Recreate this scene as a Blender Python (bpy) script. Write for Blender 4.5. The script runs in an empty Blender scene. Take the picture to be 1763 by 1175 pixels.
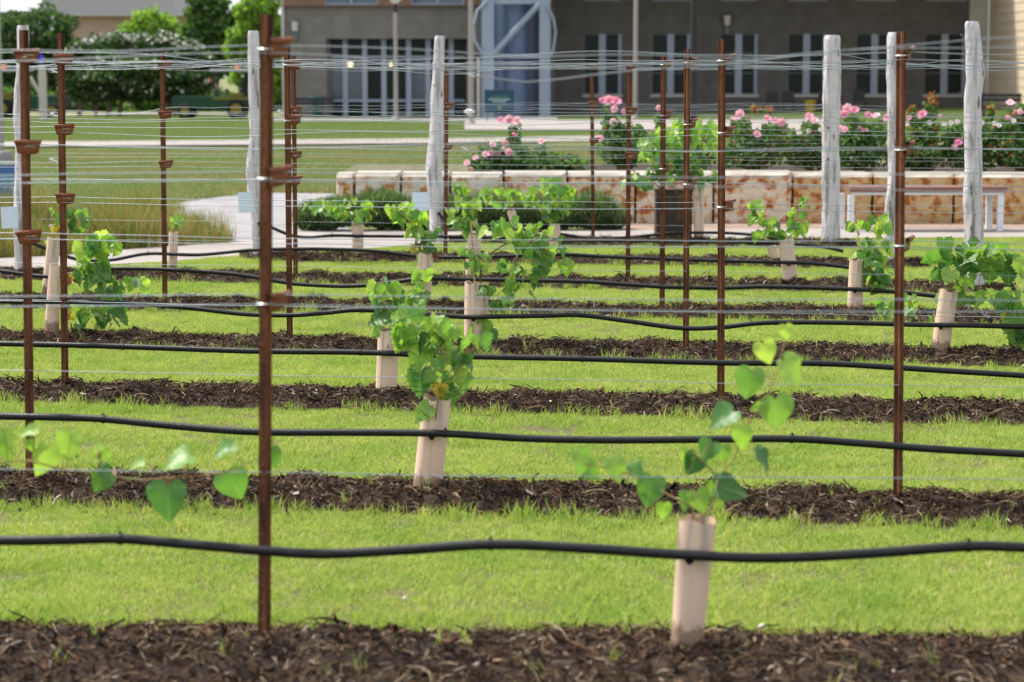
import bpy, math, random
import numpy as np
from mathutils import Vector, Matrix, noise as mnoise
random.seed(7); rng = np.random.default_rng(7)
S = bpy.context.scene
R = math.radians
# ------------------------------------------------------------------ camera
F = 3722.0; CX, CY = 881.5, 587.5; HC = 1.70; PITCH = R(7.0)
cam = bpy.data.cameras.new('camera'); camo = bpy.data.objects.new('camera', cam)
S.collection.objects.link(camo); S.camera = camo
camo.location = (0, 0, HC); camo.rotation_euler = (R(90) - PITCH, 0, 0)
cam.sensor_width = 36; cam.lens = 36 * F / 1763; cam.clip_start = 0.1; cam.clip_end = 3000
cam.dof.use_dof = True; cam.dof.focus_distance = 12.6; cam.dof.aperture_fstop = 3.3; cam.dof.aperture_blades = 9
# ------------------------------------------------------------------ world, sun, exposure
SUN_EL, SUN_DIR = R(40), Vector((-0.50, 0.30, 0.92)).normalized()
W = bpy.data.worlds.new('World'); S.world = W; W.use_nodes = True
wn = W.node_tree; wn.nodes.clear()
wo = wn.nodes.new('ShaderNodeOutputWorld'); bg = wn.nodes.new('ShaderNodeBackground')
sk = wn.nodes.new('ShaderNodeTexSky'); sk.sky_type = 'NISHITA'; sk.sun_disc = False
sk.sun_elevation = math.asin(SUN_DIR.z); sk.sun_rotation = math.atan2(SUN_DIR.x, SUN_DIR.y)
sk.air_density = 1.0; sk.dust_density = 3.5; sk.ozone_density = 1.0
mx = wn.nodes.new('ShaderNodeMix'); mx.data_type = 'RGBA'; mx.inputs[0].default_value = 0.62
mx.inputs[7].default_value = (8.3, 8.6, 9.1, 1)          # even cloud cover over the clear sky
wn.links.new(sk.outputs[0], mx.inputs[6]); wn.links.new(mx.outputs[2], bg.inputs[0])
bg.inputs[1].default_value = 0.105
wn.links.new(bg.outputs[0], wo.inputs[0])
sun = bpy.data.lights.new('sun', 'SUN'); suno = bpy.data.objects.new('sun', sun); S.collection.objects.link(suno)
sun.energy = 3.9; sun.angle = R(8); sun.color = (1, 0.95, 0.87)
suno.rotation_euler = (-SUN_DIR).to_track_quat('-Z', 'Y').to_euler()
S.view_settings.view_transform = 'Standard'; S.view_settings.look = 'None'
S.view_settings.exposure = 0.78; S.view_settings.gamma = 1; S.view_settings.use_curve_mapping = False
S.render.engine = 'CYCLES'; S.cycles.use_denoising = True
S.cycles.max_bounces = 6; S.cycles.transparent_max_bounces = 8
# ------------------------------------------------------------------ image <-> world
def ray(px, py):
    x = (px - CX) / F; y = -(py - CY) / F
    c, s = math.cos(PITCH), math.sin(PITCH)
    return Vector((x, c + y * s, -s + y * c))
O = Vector((0, 0, HC))
def P(px, py, Y):
    d = ray(px, py); return O + d * (Y / d.y)
LAWN = -0.07
def G(px, py, z=LAWN):
    d = ray(px, py); return O + d * ((z - HC) / d.z)
D0 = [None, 6.43, 8.88, 11.53, 13.85, 16.17, 18.36, 20.62, 22.95]
SL = [0, .05, .12, .148, .148, .148, .148, .148, .148]
def RP(k, px, py, off=0.0):
    d = ray(px, py); return O + d * ((D0[k] + off) / (d.y + SL[k] * d.x))
def pxm(Y): return F / Y
def ground_z(x, y):
    t = min(max((y - 34) / 60, 0), 1); t = t * t * (3 - 2 * t)
    u = min(max((x + 2) / 22, 0), 1.3)
    return LAWN + t * (0.40 * u - 0.05)
# ------------------------------------------------------------------ mesh helpers
def link(o, parent=None):
    S.collection.objects.link(o)
    if parent is not None: o.parent = parent
    return o
class MB:
    def __init__(s): s.v = []; s.f = []; s.m = []; s.sm = []
    def add(s, vs, fs, mi=0, smooth=False):
        n = len(s.v); s.v += [tuple(v) for v in vs]
        for f in fs: s.f.append(tuple(i + n for i in f)); s.m.append(mi); s.sm.append(smooth)
    def box(s, c, d, rot=None, mi=0):
        hx, hy, hz = d[0] / 2, d[1] / 2, d[2] / 2
        vs = [Vector((x, y, z)) for x in (-hx, hx) for y in (-hy, hy) for z in (-hz, hz)]
        if rot is not None: vs = [rot @ v for v in vs]
        c = Vector(c)
        s.add([v + c for v in vs], [(0, 1, 3, 2), (4, 6, 7, 5), (0, 4, 5, 1), (2, 3, 7, 6), (0, 2, 6, 4), (1, 5, 7, 3)], mi)
    def box2(s, a, b, mi=0):
        s.box([(a[i] + b[i]) / 2 for i in range(3)], [abs(b[i] - a[i]) for i in range(3)], None, mi)
    def tube(s, pts, r, n=8, mi=0, cap=True, smooth=True):
        pts = [Vector(p) for p in pts]; m = len(pts)
        rs = r if isinstance(r, (list, tuple)) else [r] * m
        vs = []; up = None
        for i, p in enumerate(pts):
            t = (pts[min(i + 1, m - 1)] - pts[max(i - 1, 0)]).normalized()
            if up is None:
                up = Vector((0, 0, 1)) if abs(t.z) < 0.9 else Vector((0, -1, 0))
            a = t.cross(up).normalized(); b = a.cross(t).normalized(); up = b
            for j in range(n):
                an = 2 * math.pi * j / n
                vs.append(p + (a * math.cos(an) + b * math.sin(an)) * rs[i])
        fs = [(i * n + j, i * n + (j + 1) % n, (i + 1) * n + (j + 1) % n, (i + 1) * n + j) for i in range(m - 1) for j in range(n)]
        s.add(vs, fs, mi, smooth)
        if cap: s.add(vs[:n], [tuple(range(n))], mi); s.add(vs[-n:], [tuple(range(n - 1, -1, -1))], mi)
    def cyl(s, a, b, r, n=16, mi=0, r2=None): s.tube([a, b], [r, r if r2 is None else r2], n, mi)
    def build(s, name, mats, parent=None, loc=None):
        me = bpy.data.meshes.new(name)
        vs = s.v
        if loc is not None: vs = [(v[0] - loc[0], v[1] - loc[1], v[2] - loc[2]) for v in vs]
        me.from_pydata(vs, [], s.f)
        if not isinstance(mats, (list, tuple)): mats = [mats]
        for m in mats: me.materials.append(m)
        me.polygons.foreach_set('material_index', s.m)
        me.polygons.foreach_set('use_smooth', s.sm)
        me.update()
        o = bpy.data.objects.new(name, me)
        if loc is not None: o.location = loc
        return link(o, parent)
def empty(name, loc):
    o = bpy.data.objects.new(name, None); o.location = loc; o.empty_display_size = 0.1
    return link(o)
def tag(o, label=None, cat=None, group=None, kind=None):
    if label: o['label'] = label
    if cat: o['category'] = cat
    if group: o['group'] = group
    if kind: o['kind'] = kind
    return o
def child(mb, name, mats, root):
    """mesh given in world coordinates, parented to an unrotated root"""
    return mb.build(name, mats, root) if False else _child(mb, name, mats, root)
def _child(mb, name, mats, root):
    l = root.location if root.parent is None else root.parent.location
    o = mb.build(name, mats, None, None)
    for v in o.data.vertices: v.co = v.co - Vector(l)
    o.parent = root
    return o
# ------------------------------------------------------------------ materials
def mat(name, col=(.5, .5, .5), rough=.7, col2=None, scale=8, detail=6, bump=0, bscale=None, metal=0, spec=.3,
        contrast=(.35, .65), coord='Object', stretch=(1, 1, 1), extra=None):
    m = bpy.data.materials.new(name); m.use_nodes = True
    nt = m.node_tree; N = nt.nodes; L = nt.links; b = N['Principled BSDF']
    b.inputs['Roughness'].default_value = rough; b.inputs['Metallic'].default_value = metal
    b.inputs['Specular IOR Level'].default_value = spec
    b.inputs['Base Color'].default_value = (*col, 1)
    if col2 is not None or bump:
        tc = N.new('ShaderNodeTexCoord'); mp = N.new('ShaderNodeMapping'); mp.inputs['Scale'].default_value = stretch
        L.new(tc.outputs[coord], mp.inputs[0])
        ns = N.new('ShaderNodeTexNoise'); ns.inputs['Scale'].default_value = scale; ns.inputs['Detail'].default_value = detail
        L.new(mp.outputs[0], ns.inputs['Vector'])
        if col2 is not None:
            cr = N.new('ShaderNodeValToRGB'); cr.color_ramp.elements[0].position = contrast[0]; cr.color_ramp.elements[1].position = contrast[1]
            cr.color_ramp.elements[0].color = (*col, 1); cr.color_ramp.elements[1].color = (*col2, 1)
            L.new(ns.outputs[0], cr.inputs[0]); L.new(cr.outputs[0], b.inputs['Base Color'])
        if bump:
            n2 = N.new('ShaderNodeTexNoise'); n2.inputs['Scale'].default_value = bscale or scale * 2; n2.inputs['Detail'].default_value = 8
            L.new(mp.outputs[0], n2.inputs['Vector'])
            bp = N.new('ShaderNodeBump'); bp.inputs['Strength'].default_value = bump; bp.inputs['Distance'].default_value = .02
            L.new(n2.outputs[0], bp.inputs['Height']); L.new(bp.outputs[0], b.inputs['Normal'])
    return m
def ramp_mat(name, stops, rough=.6, transl=0.0, source='random', spec=.25, noise_scale=3, patch=None):
    """colour by each instance's or object's own random number"""
    m = bpy.data.materials.new(name); m.use_nodes = True
    nt = m.node_tree; N = nt.nodes; L = nt.links; b = N['Principled BSDF']; out = N['Material Output']
    b.inputs['Roughness'].default_value = rough; b.inputs['Specular IOR Level'].default_value = spec
    oi = N.new('ShaderNodeObjectInfo'); cr = N.new('ShaderNodeValToRGB')
    els = cr.color_ramp.elements
    while len(els) < len(stops): els.new(.5)
    for e, (p, c) in zip(els, stops): e.position = p; e.color = (*c, 1)
    if source == 'random': L.new(oi.outputs['Random'], cr.inputs[0])
    else:
        g = N.new('ShaderNodeNewGeometry')
        ad = N.new('ShaderNodeMath'); ad.operation = 'ADD'; fr = N.new('ShaderNodeMath'); fr.operation = 'FRACT'
        L.new(g.outputs['Random Per Island'], ad.inputs[0]); L.new(oi.outputs['Random'], ad.inputs[1]); L.new(ad.outputs[0], fr.inputs[0])
        L.new(fr.outputs[0], cr.inputs[0])
    col = cr.outputs[0]
    if patch:
        g2 = N.new('ShaderNodeNewGeometry'); ns = N.new('ShaderNodeTexNoise'); ns.inputs['Scale'].default_value = patch[0]; ns.inputs['Detail'].default_value = 4
        L.new(g2.outputs['Position'], ns.inputs['Vector'])
        c2 = N.new('ShaderNodeValToRGB'); c2.color_ramp.elements[0].position = .42; c2.color_ramp.elements[1].position = .66
        L.new(ns.outputs[0], c2.inputs[0])
        mm = N.new('ShaderNodeMix'); mm.data_type = 'RGBA'; mm.blend_type = 'MULTIPLY'
        mm.inputs[7].default_value = (*patch[1], 1); L.new(c2.outputs[0], mm.inputs[0]); L.new(col, mm.inputs[6]); col = mm.outputs[2]
    L.new(col, b.inputs['Base Color'])
    if transl:
        tr = N.new('ShaderNodeBsdfTranslucent'); ms = N.new('ShaderNodeMixShader'); ms.inputs[0].default_value = transl
        br = N.new('ShaderNodeMix'); br.data_type = 'RGBA'; br.blend_type = 'MULTIPLY'; br.inputs[0].default_value = 1
        br.inputs[7].default_value = (1.5, 1.6, .8, 1); L.new(col, br.inputs[6]); L.new(br.outputs[2], tr.inputs[0])
        L.new(b.outputs[0], ms.inputs[1]); L.new(tr.outputs[0], ms.inputs[2]); L.new(ms.outputs[0], out.inputs[0])
    return m
M = {}
M['rust'] = mat('rust', (.060, .020, .012), .75, (.205, .078, .034), 22, 10, .7, 120, stretch=(1, 1, .16), spec=.25, contrast=(.36, .60))
M['rust_clip'] = mat('rust_clip', (.13, .035, .016), .65, (.24, .075, .03), 30, 6, .3, 80, spec=.35)
M['zinc'] = mat('zinc', (.42, .45, .48), .38, metal=.75, spec=.5)
M['wire'] = mat('wire', (.30, .34, .37), .42, metal=.55, spec=.5)
M['tie'] = mat('tie', (.75, .76, .72), .3, metal=.6, spec=.5)
M['hose'] = mat('hose', (.0045, .005, .0065), .42, (.009, .0095, .011), 20, 4, .15, 150, spec=.32)
M['wood_white'] = mat('weathered_wood', (.66, .62, .65), .85, (.15, .135, .12), 9, 10, .9, 45, stretch=(2.4, 2.4, .22), contrast=(.50, .74))
M['crack'] = mat('crack_wood', (.10, .085, .07), .9, (.2, .18, .15), 30)
M['bark'] = mat('bark', (.10, .07, .05), .9, (.2, .15, .11), 25, 6, .5, 60)
M['shoot'] = mat('shoot', (.28, .12, .05), .6, (.22, .26, .07), 9, 4)
M['cane'] = mat('cane', (.09, .055, .035), .8, (.16, .09, .05), 25)
M['bamboo'] = mat('bamboo', (.42, .28, .10), .6, (.32, .20, .08), 12)
M['white_plate'] = mat('white_plate', (.64, .72, .86), .5)
M['stone_face'] = None
M['concrete'] = mat('concrete_path', (.24, .215, .20), .9, (.31, .28, .26), 1.2, 8, .15, 60)
M['concrete2'] = mat('concrete_grey', (.21, .20, .205), .9, (.27, .26, .265), 2, 8)
M['soil'] = mat('soil', (.016, .010, .007), .95, (.055, .034, .022), 16, 8, .9, 60)
M['cor'] = mat('planter_steel', (.045, .030, .024), .7, (.22, .085, .03), 4.5, 8, .2, 30, stretch=(1.5, 1, .5), contrast=(.5, .75))
M['petal'] = ramp_mat('petal', [(0, (.70, .28, .50)), (.5, (.78, .44, .64)), (1, (.84, .62, .76))], .6, .25)
M['petal_white'] = mat('petal_white', (.8, .74, .72), .6)
M['bench_top'] = mat('bench_top', (.20, .085, .065), .6, (.27, .12, .09), 20, 4, stretch=(.2, 3, 3))
M['white_metal'] = mat('white_metal', (.68, .68, .70), .45)
M['flint'] = mat('pale_stone', (.55, .5, .44), .8)
def leaf_material(name, stops, back=(.30, .40, .24), transl=.38, spots=None):
    m = ramp_mat(name, stops, .42, transl, spec=.4)
    nt = m.node_tree; N = nt.nodes; L = nt.links; b = N['Principled BSDF']
    base = b.inputs['Base Color'].links[0].from_socket
    tc = N.new('ShaderNodeTexCoord'); sp = N.new('ShaderNodeSeparateXYZ'); L.new(tc.outputs['Object'], sp.inputs[0])
    at = N.new('ShaderNodeMath'); at.operation = 'ARCTAN2'; L.new(sp.outputs[0], at.inputs[0]); L.new(sp.outputs[1], at.inputs[1])
    ml = N.new('ShaderNodeMath'); ml.operation = 'MULTIPLY'; ml.inputs[1].default_value = 4.3; L.new(at.outputs[0], ml.inputs[0])
    co = N.new('ShaderNodeMath'); co.operation = 'COSINE'; L.new(ml.outputs[0], co.inputs[0])
    gt = N.new('ShaderNodeMapRange'); gt.inputs[1].default_value = .955; gt.inputs[2].default_value = 1.0; gt.inputs[4].default_value = .55
    L.new(co.outputs[0], gt.inputs[0])
    mm = N.new('ShaderNodeMix'); mm.data_type = 'RGBA'; L.new(gt.outputs[0], mm.inputs[0]); L.new(base, mm.inputs[6]); mm.inputs[7].default_value = (.40, .48, .18, 1)
    cur = mm.outputs[2]
    ns = N.new('ShaderNodeTexNoise'); ns.inputs['Scale'].default_value = 4.5; L.new(tc.outputs['Object'], ns.inputs['Vector'])
    bp = N.new('ShaderNodeBump'); bp.inputs['Strength'].default_value = .5; bp.inputs['Distance'].default_value = .006
    L.new(ns.outputs[0], bp.inputs['Height']); L.new(bp.outputs[0], b.inputs['Normal'])
    if spots:
        cr = N.new('ShaderNodeMapRange'); cr.inputs[1].default_value = .52; cr.inputs[2].default_value = .6; L.new(ns.outputs[0], cr.inputs[0])
        m3 = N.new('ShaderNodeMix'); m3.data_type = 'RGBA'; L.new(cr.outputs[0], m3.inputs[0]); L.new(cur, m3.inputs[6]); m3.inputs[7].default_value = (*spots, 1); cur = m3.outputs[2]
    g = N.new('ShaderNodeNewGeometry'); m2 = N.new('ShaderNodeMix'); m2.data_type = 'RGBA'
    bf = N.new('ShaderNodeMath'); bf.operation = 'MULTIPLY'; bf.inputs[1].default_value = .55; L.new(g.outputs['Backfacing'], bf.inputs[0])
    L.new(bf.outputs[0], m2.inputs[0]); L.new(cur, m2.inputs[6]); m2.inputs[7].default_value = (*back, 1)
    L.new(m2.outputs[2], b.inputs['Base Color'])
    return m
M['leaf'] = leaf_material('leaf_green', [(0, (.07, .18, .05)), (.45, (.14, .29, .06)), (.8, (.22, .37, .07)), (1, (.32, .45, .09))])
M['leaf_dark'] = leaf_material('leaf_dark', [(0, (.04, .12, .03)), (.6, (.08, .20, .04)), (1, (.13, .26, .05))], transl=.3)
M['leaf_young'] = leaf_material('leaf_young', [(0, (.16, .31, .055)), (.6, (.27, .43, .07)), (1, (.38, .50, .11))], transl=.45)
M['leaf_yellow'] = leaf_material('leaf_yellow', [(0, (.55, .38, .03)), (1, (.50, .42, .06))], (.5, .4, .1), .3, (.16, .07, .02))
M['leaf_brown'] = leaf_material('leaf_brown', [(0, (.15, .06, .025)), (1, (.30, .13, .04))], (.25, .12, .05), .15)
# grow tube material: beige plastic with grey weathering towards an uneven top
def tube_mat():
    m = mat('grow_tube_plastic', (.74, .55, .425), .55, (.66, .475, .36), 6, 6, .1, 40, stretch=(1, 1, .4))
    nt = m.node_tree; N = nt.nodes; L = nt.links; b = N['Principled BSDF']
    base = b.inputs['Base Color'].links[0].from_socket
    tc = N.new('ShaderNodeTexCoord'); mp = N.new('ShaderNodeMapping'); mp.inputs['Scale'].default_value = (25, 25, 3.2)
    ns = N.new('ShaderNodeTexNoise'); ns.inputs['Scale'].default_value = 1; ns.inputs['Detail'].default_value = 5
    L.new(tc.outputs['Object'], mp.inputs[0]); L.new(mp.outputs[0], ns.inputs['Vector'])
    sp = N.new('ShaderNodeSeparateXYZ'); L.new(tc.outputs['Object'], sp.inputs[0])
    mr = N.new('ShaderNodeMapRange'); mr.inputs[1].default_value = .20; mr.inputs[2].default_value = .37; L.new(sp.outputs[2], mr.inputs[0])
    m2 = N.new('ShaderNodeMapRange'); m2.inputs[1].default_value = .48; m2.inputs[2].default_value = .66; L.new(ns.outputs[0], m2.inputs[0])
    mu = N.new('ShaderNodeMath'); mu.operation = 'MULTIPLY'; L.new(mr.outputs[0], mu.inputs[0]); L.new(m2.outputs[0], mu.inputs[1])
    mm = N.new('ShaderNodeMix'); mm.data_type = 'RGBA'; L.new(mu.outputs[0], mm.inputs[0]); L.new(base, mm.inputs[6]); mm.inputs[7].default_value = (.27, .25, .25, 1)
    z2 = N.new('ShaderNodeMapRange'); z2.inputs[1].default_value = .085; z2.inputs[2].default_value = .005; L.new(sp.outputs[2], z2.inputs[0])
    n3 = N.new('ShaderNodeTexNoise'); n3.inputs['Scale'].default_value = 45; n3.inputs['Detail'].default_value = 6; L.new(tc.outputs['Object'], n3.inputs['Vector'])
    ad = N.new('ShaderNodeMath'); ad.operation = 'MULTIPLY_ADD'; ad.inputs[1].default_value = .75; L.new(z2.outputs[0], ad.inputs[0]); L.new(n3.outputs[0], ad.inputs[2])
    z3 = N.new('ShaderNodeMapRange'); z3.inputs[1].default_value = .68; z3.inputs[2].default_value = .95; z3.inputs[4].default_value = .8; L.new(ad.outputs[0], z3.inputs[0])
    m4 = N.new('ShaderNodeMix'); m4.data_type = 'RGBA'; L.new(z3.outputs[0], m4.inputs[0]); L.new(mm.outputs[2], m4.inputs[6]); m4.inputs[7].default_value = (.20, .13, .085, 1)
    L.new(m4.outputs[2], b.inputs['Base Color'])
    return m
M['grow_tube'] = tube_mat()
M['tube_edge'] = mat('tube_edge', (.34, .17, .07), .7)
def stone_mat(name, a, b_, c):
    m = mat(name, a, .9, b_, 8.5, 11, 1.0, 22, contrast=(.47, .545))
    nt = m.node_tree; N = nt.nodes; L = nt.links; b = N['Principled BSDF']
    cr = [n for n in N if n.bl_idname == 'ShaderNodeValToRGB'][0]
    e = cr.color_ramp.elements.new(.61); e.color = (*c, 1)
    mp = [n for n in N if n.bl_idname == 'ShaderNodeMapping'][0]
    oi = N.new('ShaderNodeObjectInfo'); vm = N.new('ShaderNodeVectorMath'); vm.operation = 'MULTIPLY_ADD'
    vm.inputs[1].default_value = (17, 5, 9)
    L.new(oi.outputs['Random'], vm.inputs[0]); L.new(mp.inputs[0].links[0].from_socket, vm.inputs[2]); L.new(vm.outputs[0], mp.inputs[0])
    return m
M['stone_face'] = stone_mat('limestone_rusty', (.62, .52, .40), (.55, .28, .12), (.30, .095, .03))
M['stone_pale'] = stone_mat('limestone_pale', (.64, .57, .46), (.60, .42, .26), (.42, .17, .07))
M['stone_ochre'] = stone_mat('limestone_ochre', (.52, .37, .19), (.46, .22, .075), (.30, .105, .03))
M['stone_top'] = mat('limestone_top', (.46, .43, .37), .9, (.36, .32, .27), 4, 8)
# ------------------------------------------------------------------ instancing of countless pieces (grass, chips)
def source_collection(name, meshes):
    c = bpy.data.collections.new(name)
    for i, me in enumerate(meshes):
        o = bpy.data.objects.new('%s_%02d' % (name, i), me); c.objects.link(o)
    return c
def scatter(name, pts, rots, scl, idx, coll, label=None, kind='stuff'):
    me = bpy.data.meshes.new(name); n = len(pts)
    me.vertices.add(n); me.vertices.foreach_set('co', np.asarray(pts, dtype=np.float32).ravel())
    a = me.attributes.new('rot', 'FLOAT_VECTOR', 'POINT'); a.data.foreach_set('vector', np.asarray(rots, dtype=np.float32).ravel())
    a = me.attributes.new('scl', 'FLOAT_VECTOR', 'POINT'); s = np.asarray(scl, dtype=np.float32)
    if s.ndim == 1: s = np.repeat(s[:, None], 3, 1)
    a.data.foreach_set('vector', s.ravel())
    a = me.attributes.new('idx', 'INT', 'POINT'); a.data.foreach_set('value', np.asarray(idx, dtype=np.int32))
    o = link(bpy.data.objects.new(name, me))
    ng = bpy.data.node_groups.new(name, 'GeometryNodeTree')
    ng.interface.new_socket('Geometry', in_out='INPUT', socket_type='NodeSocketGeometry')
    ng.interface.new_socket('Geometry', in_out='OUTPUT', socket_type='NodeSocketGeometry')
    N = ng.nodes; L = ng.links
    gi = N.new('NodeGroupInput'); go = N.new('NodeGroupOutput'); ip = N.new('GeometryNodeInstanceOnPoints')
    ci = N.new('GeometryNodeCollectionInfo'); ci.inputs['Collection'].default_value = coll
    ci.inputs['Separate Children'].default_value = True; ci.inputs['Reset Children'].default_value = True
    def na(nm, t):
        x = N.new('GeometryNodeInputNamedAttribute'); x.data_type = t; x.inputs[0].default_value = nm; return x.outputs[0]
    er = N.new('FunctionNodeEulerToRotation'); L.new(na('rot', 'FLOAT_VECTOR'), er.inputs[0])
    L.new(gi.outputs[0], ip.inputs['Points']); L.new(ci.outputs[0], ip.inputs['Instance'])
    ip.inputs['Pick Instance'].default_value = True
    L.new(na('idx', 'INT'), ip.inputs['Instance Index']); L.new(er.outputs[0], ip.inputs['Rotation']); L.new(na('scl', 'FLOAT_VECTOR'), ip.inputs['Scale'])
    L.new(ip.outputs[0], go.inputs[0])
    md = o.modifiers.new('scatter', 'NODES'); md.node_group = ng
    return tag(o, label, None, None, kind)
def np_mesh(name, V, Fc, mats, mi=None, smooth=False):
    me = bpy.data.meshes.new(name); V = np.asarray(V, dtype=np.float32); Fc = np.asarray(Fc, dtype=np.int32); k = Fc.shape[1]
    me.vertices.add(len(V)); me.vertices.foreach_set('co', V.ravel())
    me.loops.add(Fc.size); me.loops.foreach_set('vertex_index', Fc.ravel())
    me.polygons.add(len(Fc)); me.polygons.foreach_set('loop_start', np.arange(0, Fc.size, k, dtype=np.int32))
    me.polygons.foreach_set('loop_total', np.full(len(Fc), k, dtype=np.int32))
    for m in (mats if isinstance(mats, (list, tuple)) else [mats]): me.materials.append(m)
    if mi is not None: me.polygons.foreach_set('material_index', np.asarray(mi, dtype=np.int32))
    if smooth: me.polygons.foreach_set('use_smooth', np.ones(len(Fc), dtype=bool))
    me.update(calc_edges=True); return me
def blades(name, n, rad, h0, h1, w, mats, lean=.5, seed=0, probs=None):
    r = np.random.default_rng(seed); V = []; Fq = []; mi = []
    for i in range(n):
        a = r.uniform(0, 6.283); q = rad * math.sqrt(r.uniform()); x, y = q * math.cos(a), q * math.sin(a)
        h = r.uniform(h0, h1); d = r.uniform(0, 6.283); ln = r.uniform(.1, lean) * h; ww = w * r.uniform(.6, 1.2)
        f = r.uniform(0, 6.283); tx, ty = math.cos(f) * ww / 2, math.sin(f) * ww / 2
        b = len(V)
        for t, k in ((0, 1), (.55, .85), (1, .12)):
            ox, oy = math.cos(d) * ln * t * t, math.sin(d) * ln * t * t
            z = h * t - .15 * ln * t * t
            V += [(x + ox - tx * k, y + oy - ty * k, z), (x + ox + tx * k, y + oy + ty * k, z)]
        Fq += [(b, b + 1, b + 3, b + 2), (b + 2, b + 3, b + 5, b + 4)]
        m = 0 if probs is None else int(r.choice(len(probs), p=probs)); mi += [m, m]
    return np_mesh(name, V, Fq, mats, mi)
# ================================================================== GROUND
LG = [(0, (.12, .21, .045)), (.3, (.29, .39, .085)), (.8, (.44, .49, .14)), (.94, (.58, .54, .24)), (1, (.46, .34, .17))]
M['blade'] = ramp_mat('grass_blade', LG, .55, .35, 'island', patch=(2.0, (.74, .86, .66)))
M['ground'] = mat('lawn_ground', (.10, .125, .040), .95, (.20, .185, .085), .35, 10, .6, 60)
def sheet(name, x0, x1, y0, y1, nx, ny, zf, m, kind='structure'):
    xs = np.linspace(x0, x1, nx); ys = np.linspace(y0, y1, ny)
    V = [(x, y, zf(x, y)) for y in ys for x in xs]
    Fq = [(j * nx + i, j * nx + i + 1, (j + 1) * nx + i + 1, (j + 1) * nx + i) for j in range(ny - 1) for i in range(nx - 1)]
    o = link(bpy.data.objects.new(name, np_mesh(name, V, Fq, m, smooth=True))); return tag(o, kind=kind)
def gz(x, y): return ground_z(x, y)
# near + mid ground, then far to the horizon: one sheet with graded spacing
def graded():
    xs = np.concatenate([np.linspace(-1500, -60, 8)[:-1], np.linspace(-60, 60, 61), np.linspace(60, 1500, 8)[1:]])
    ys = np.concatenate([np.linspace(-40, 130, 86), np.linspace(130, 2500, 10)[1:]])
    nx = len(xs); V = [(x, y, gz(x, y)) for y in ys for x in xs]
    Fq = [(j * nx + i, j * nx + i + 1, (j + 1) * nx + i + 1, (j + 1) * nx + i) for j in range(len(ys) - 1) for i in range(nx - 1)]
    return link(bpy.data.objects.new('ground', np_mesh('ground', V, Fq, M['ground'], smooth=True)))
tag(graded(), 'bright green mown lawn running back to the buildings', None, None, 'structure')
def poly_sheet(name, px, m, z_off, label, flat=True):
    pts = [G(*p) for p in px]
    V = [(p.x, p.y, (ground_z(p.x, p.y) if not flat else LAWN) + z_off) for p in pts]
    mb = MB(); mb.add(V, [tuple(range(len(V)))])
    o = mb.build(name, m); return tag(o, label, None, None, 'structure')
def in_poly(x, y, poly):
    c = False; j = len(poly) - 1
    for i in range(len(poly)):
        xi, yi = poly[i][:2]; xj, yj = poly[j][:2]
        if (yi > y) != (yj > y) and x < (xj - xi) * (y - yi) / (yj - yi) + xi: c = not c
        j = i
    return c
lawn_edge = [(-120, 474), (0, 467), (57, 465), (198, 457), (284, 453), (397, 444), (500, 437), (637, 430), (705, 424), (880, 416), (1180, 413), (1400, 412), (1900, 410)]
path_top = [(1900, 395), (1400, 396), (1060, 398), (515, 399), (397, 420), (270, 427), (142, 439), (85, 443), (0, 447), (-120, 452)]
poly_sheet('path', lawn_edge + path_top, M['concrete'], .012, 'pale concrete path curving past the vineyard rows')
poly_sheet('service_road', [(290, 386), (365, 402), (397, 419.5), (515, 398.5), (600, 398.5), (600, 334), (430, 333), (290, 350)], M['concrete2'], .008, 'grey concrete drive behind the tall grass')
bed_px = [(1060, 397.5), (1900, 394.5), (1900, 380), (1060, 380)]
poly_sheet('soil_strip', bed_px, mat('gravel_soil', (.20, .14, .11), .95, (.34, .25, .20), 20, 8, .6, 60), .010, 'brown gravel strip at the foot of the stone wall')
M['thatch'] = mat('lawn_thatch', (.07, .075, .028), .95, (.14, .12, .055), 30, 8, .6, 90)
posy = [(-12, 3.0), (12, 3.0), (12, 24.0)] + [(p.x, p.y - .01) for p in (G(*q) for q in reversed(lawn_edge))] + [(-12, 18)]
mb = MB(); mb.add([(a, b, LAWN + .004) for a, b in posy], [tuple(range(len(posy)))]); tag(mb.build('lawn_thatch', M['thatch']), 'dry thatch under the mown vineyard lawn', None, None, 'structure')
# far paths follow the slope
def strip_path(name, a, b, w_px, label, segs=24, m=None):
    V = []
    for i in range(segs + 1):
        t = i / segs; x = a[0] + (b[0] - a[0]) * t
        y = a[1] + (b[1] - a[1]) * t
        for dy in (-w_px / 2, w_px / 2):
            p = G(x, y + dy); V.append((p.x, p.y, ground_z(p.x, p.y) + .05))
    mb = MB(); mb.add(V, [(2 * i, 2 * i + 2, 2 * i + 3, 2 * i + 1) for i in range(segs)])
    return tag(mb.build(name, m or M['concrete']), label, None, None, 'structure')
strip_path('far_path', (-150, 252), (1030, 242), 9, 'narrow pale concrete path crossing the middle lawn')
strip_path('building_path', (800, 216), (1420, 224), 17, 'wide pale concrete path leading to the silo')
strip_path('entrance_pavement', (470, 206.5), (960, 206.5), 5, 'thin concrete apron along the building front', m=M['concrete2'])
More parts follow.
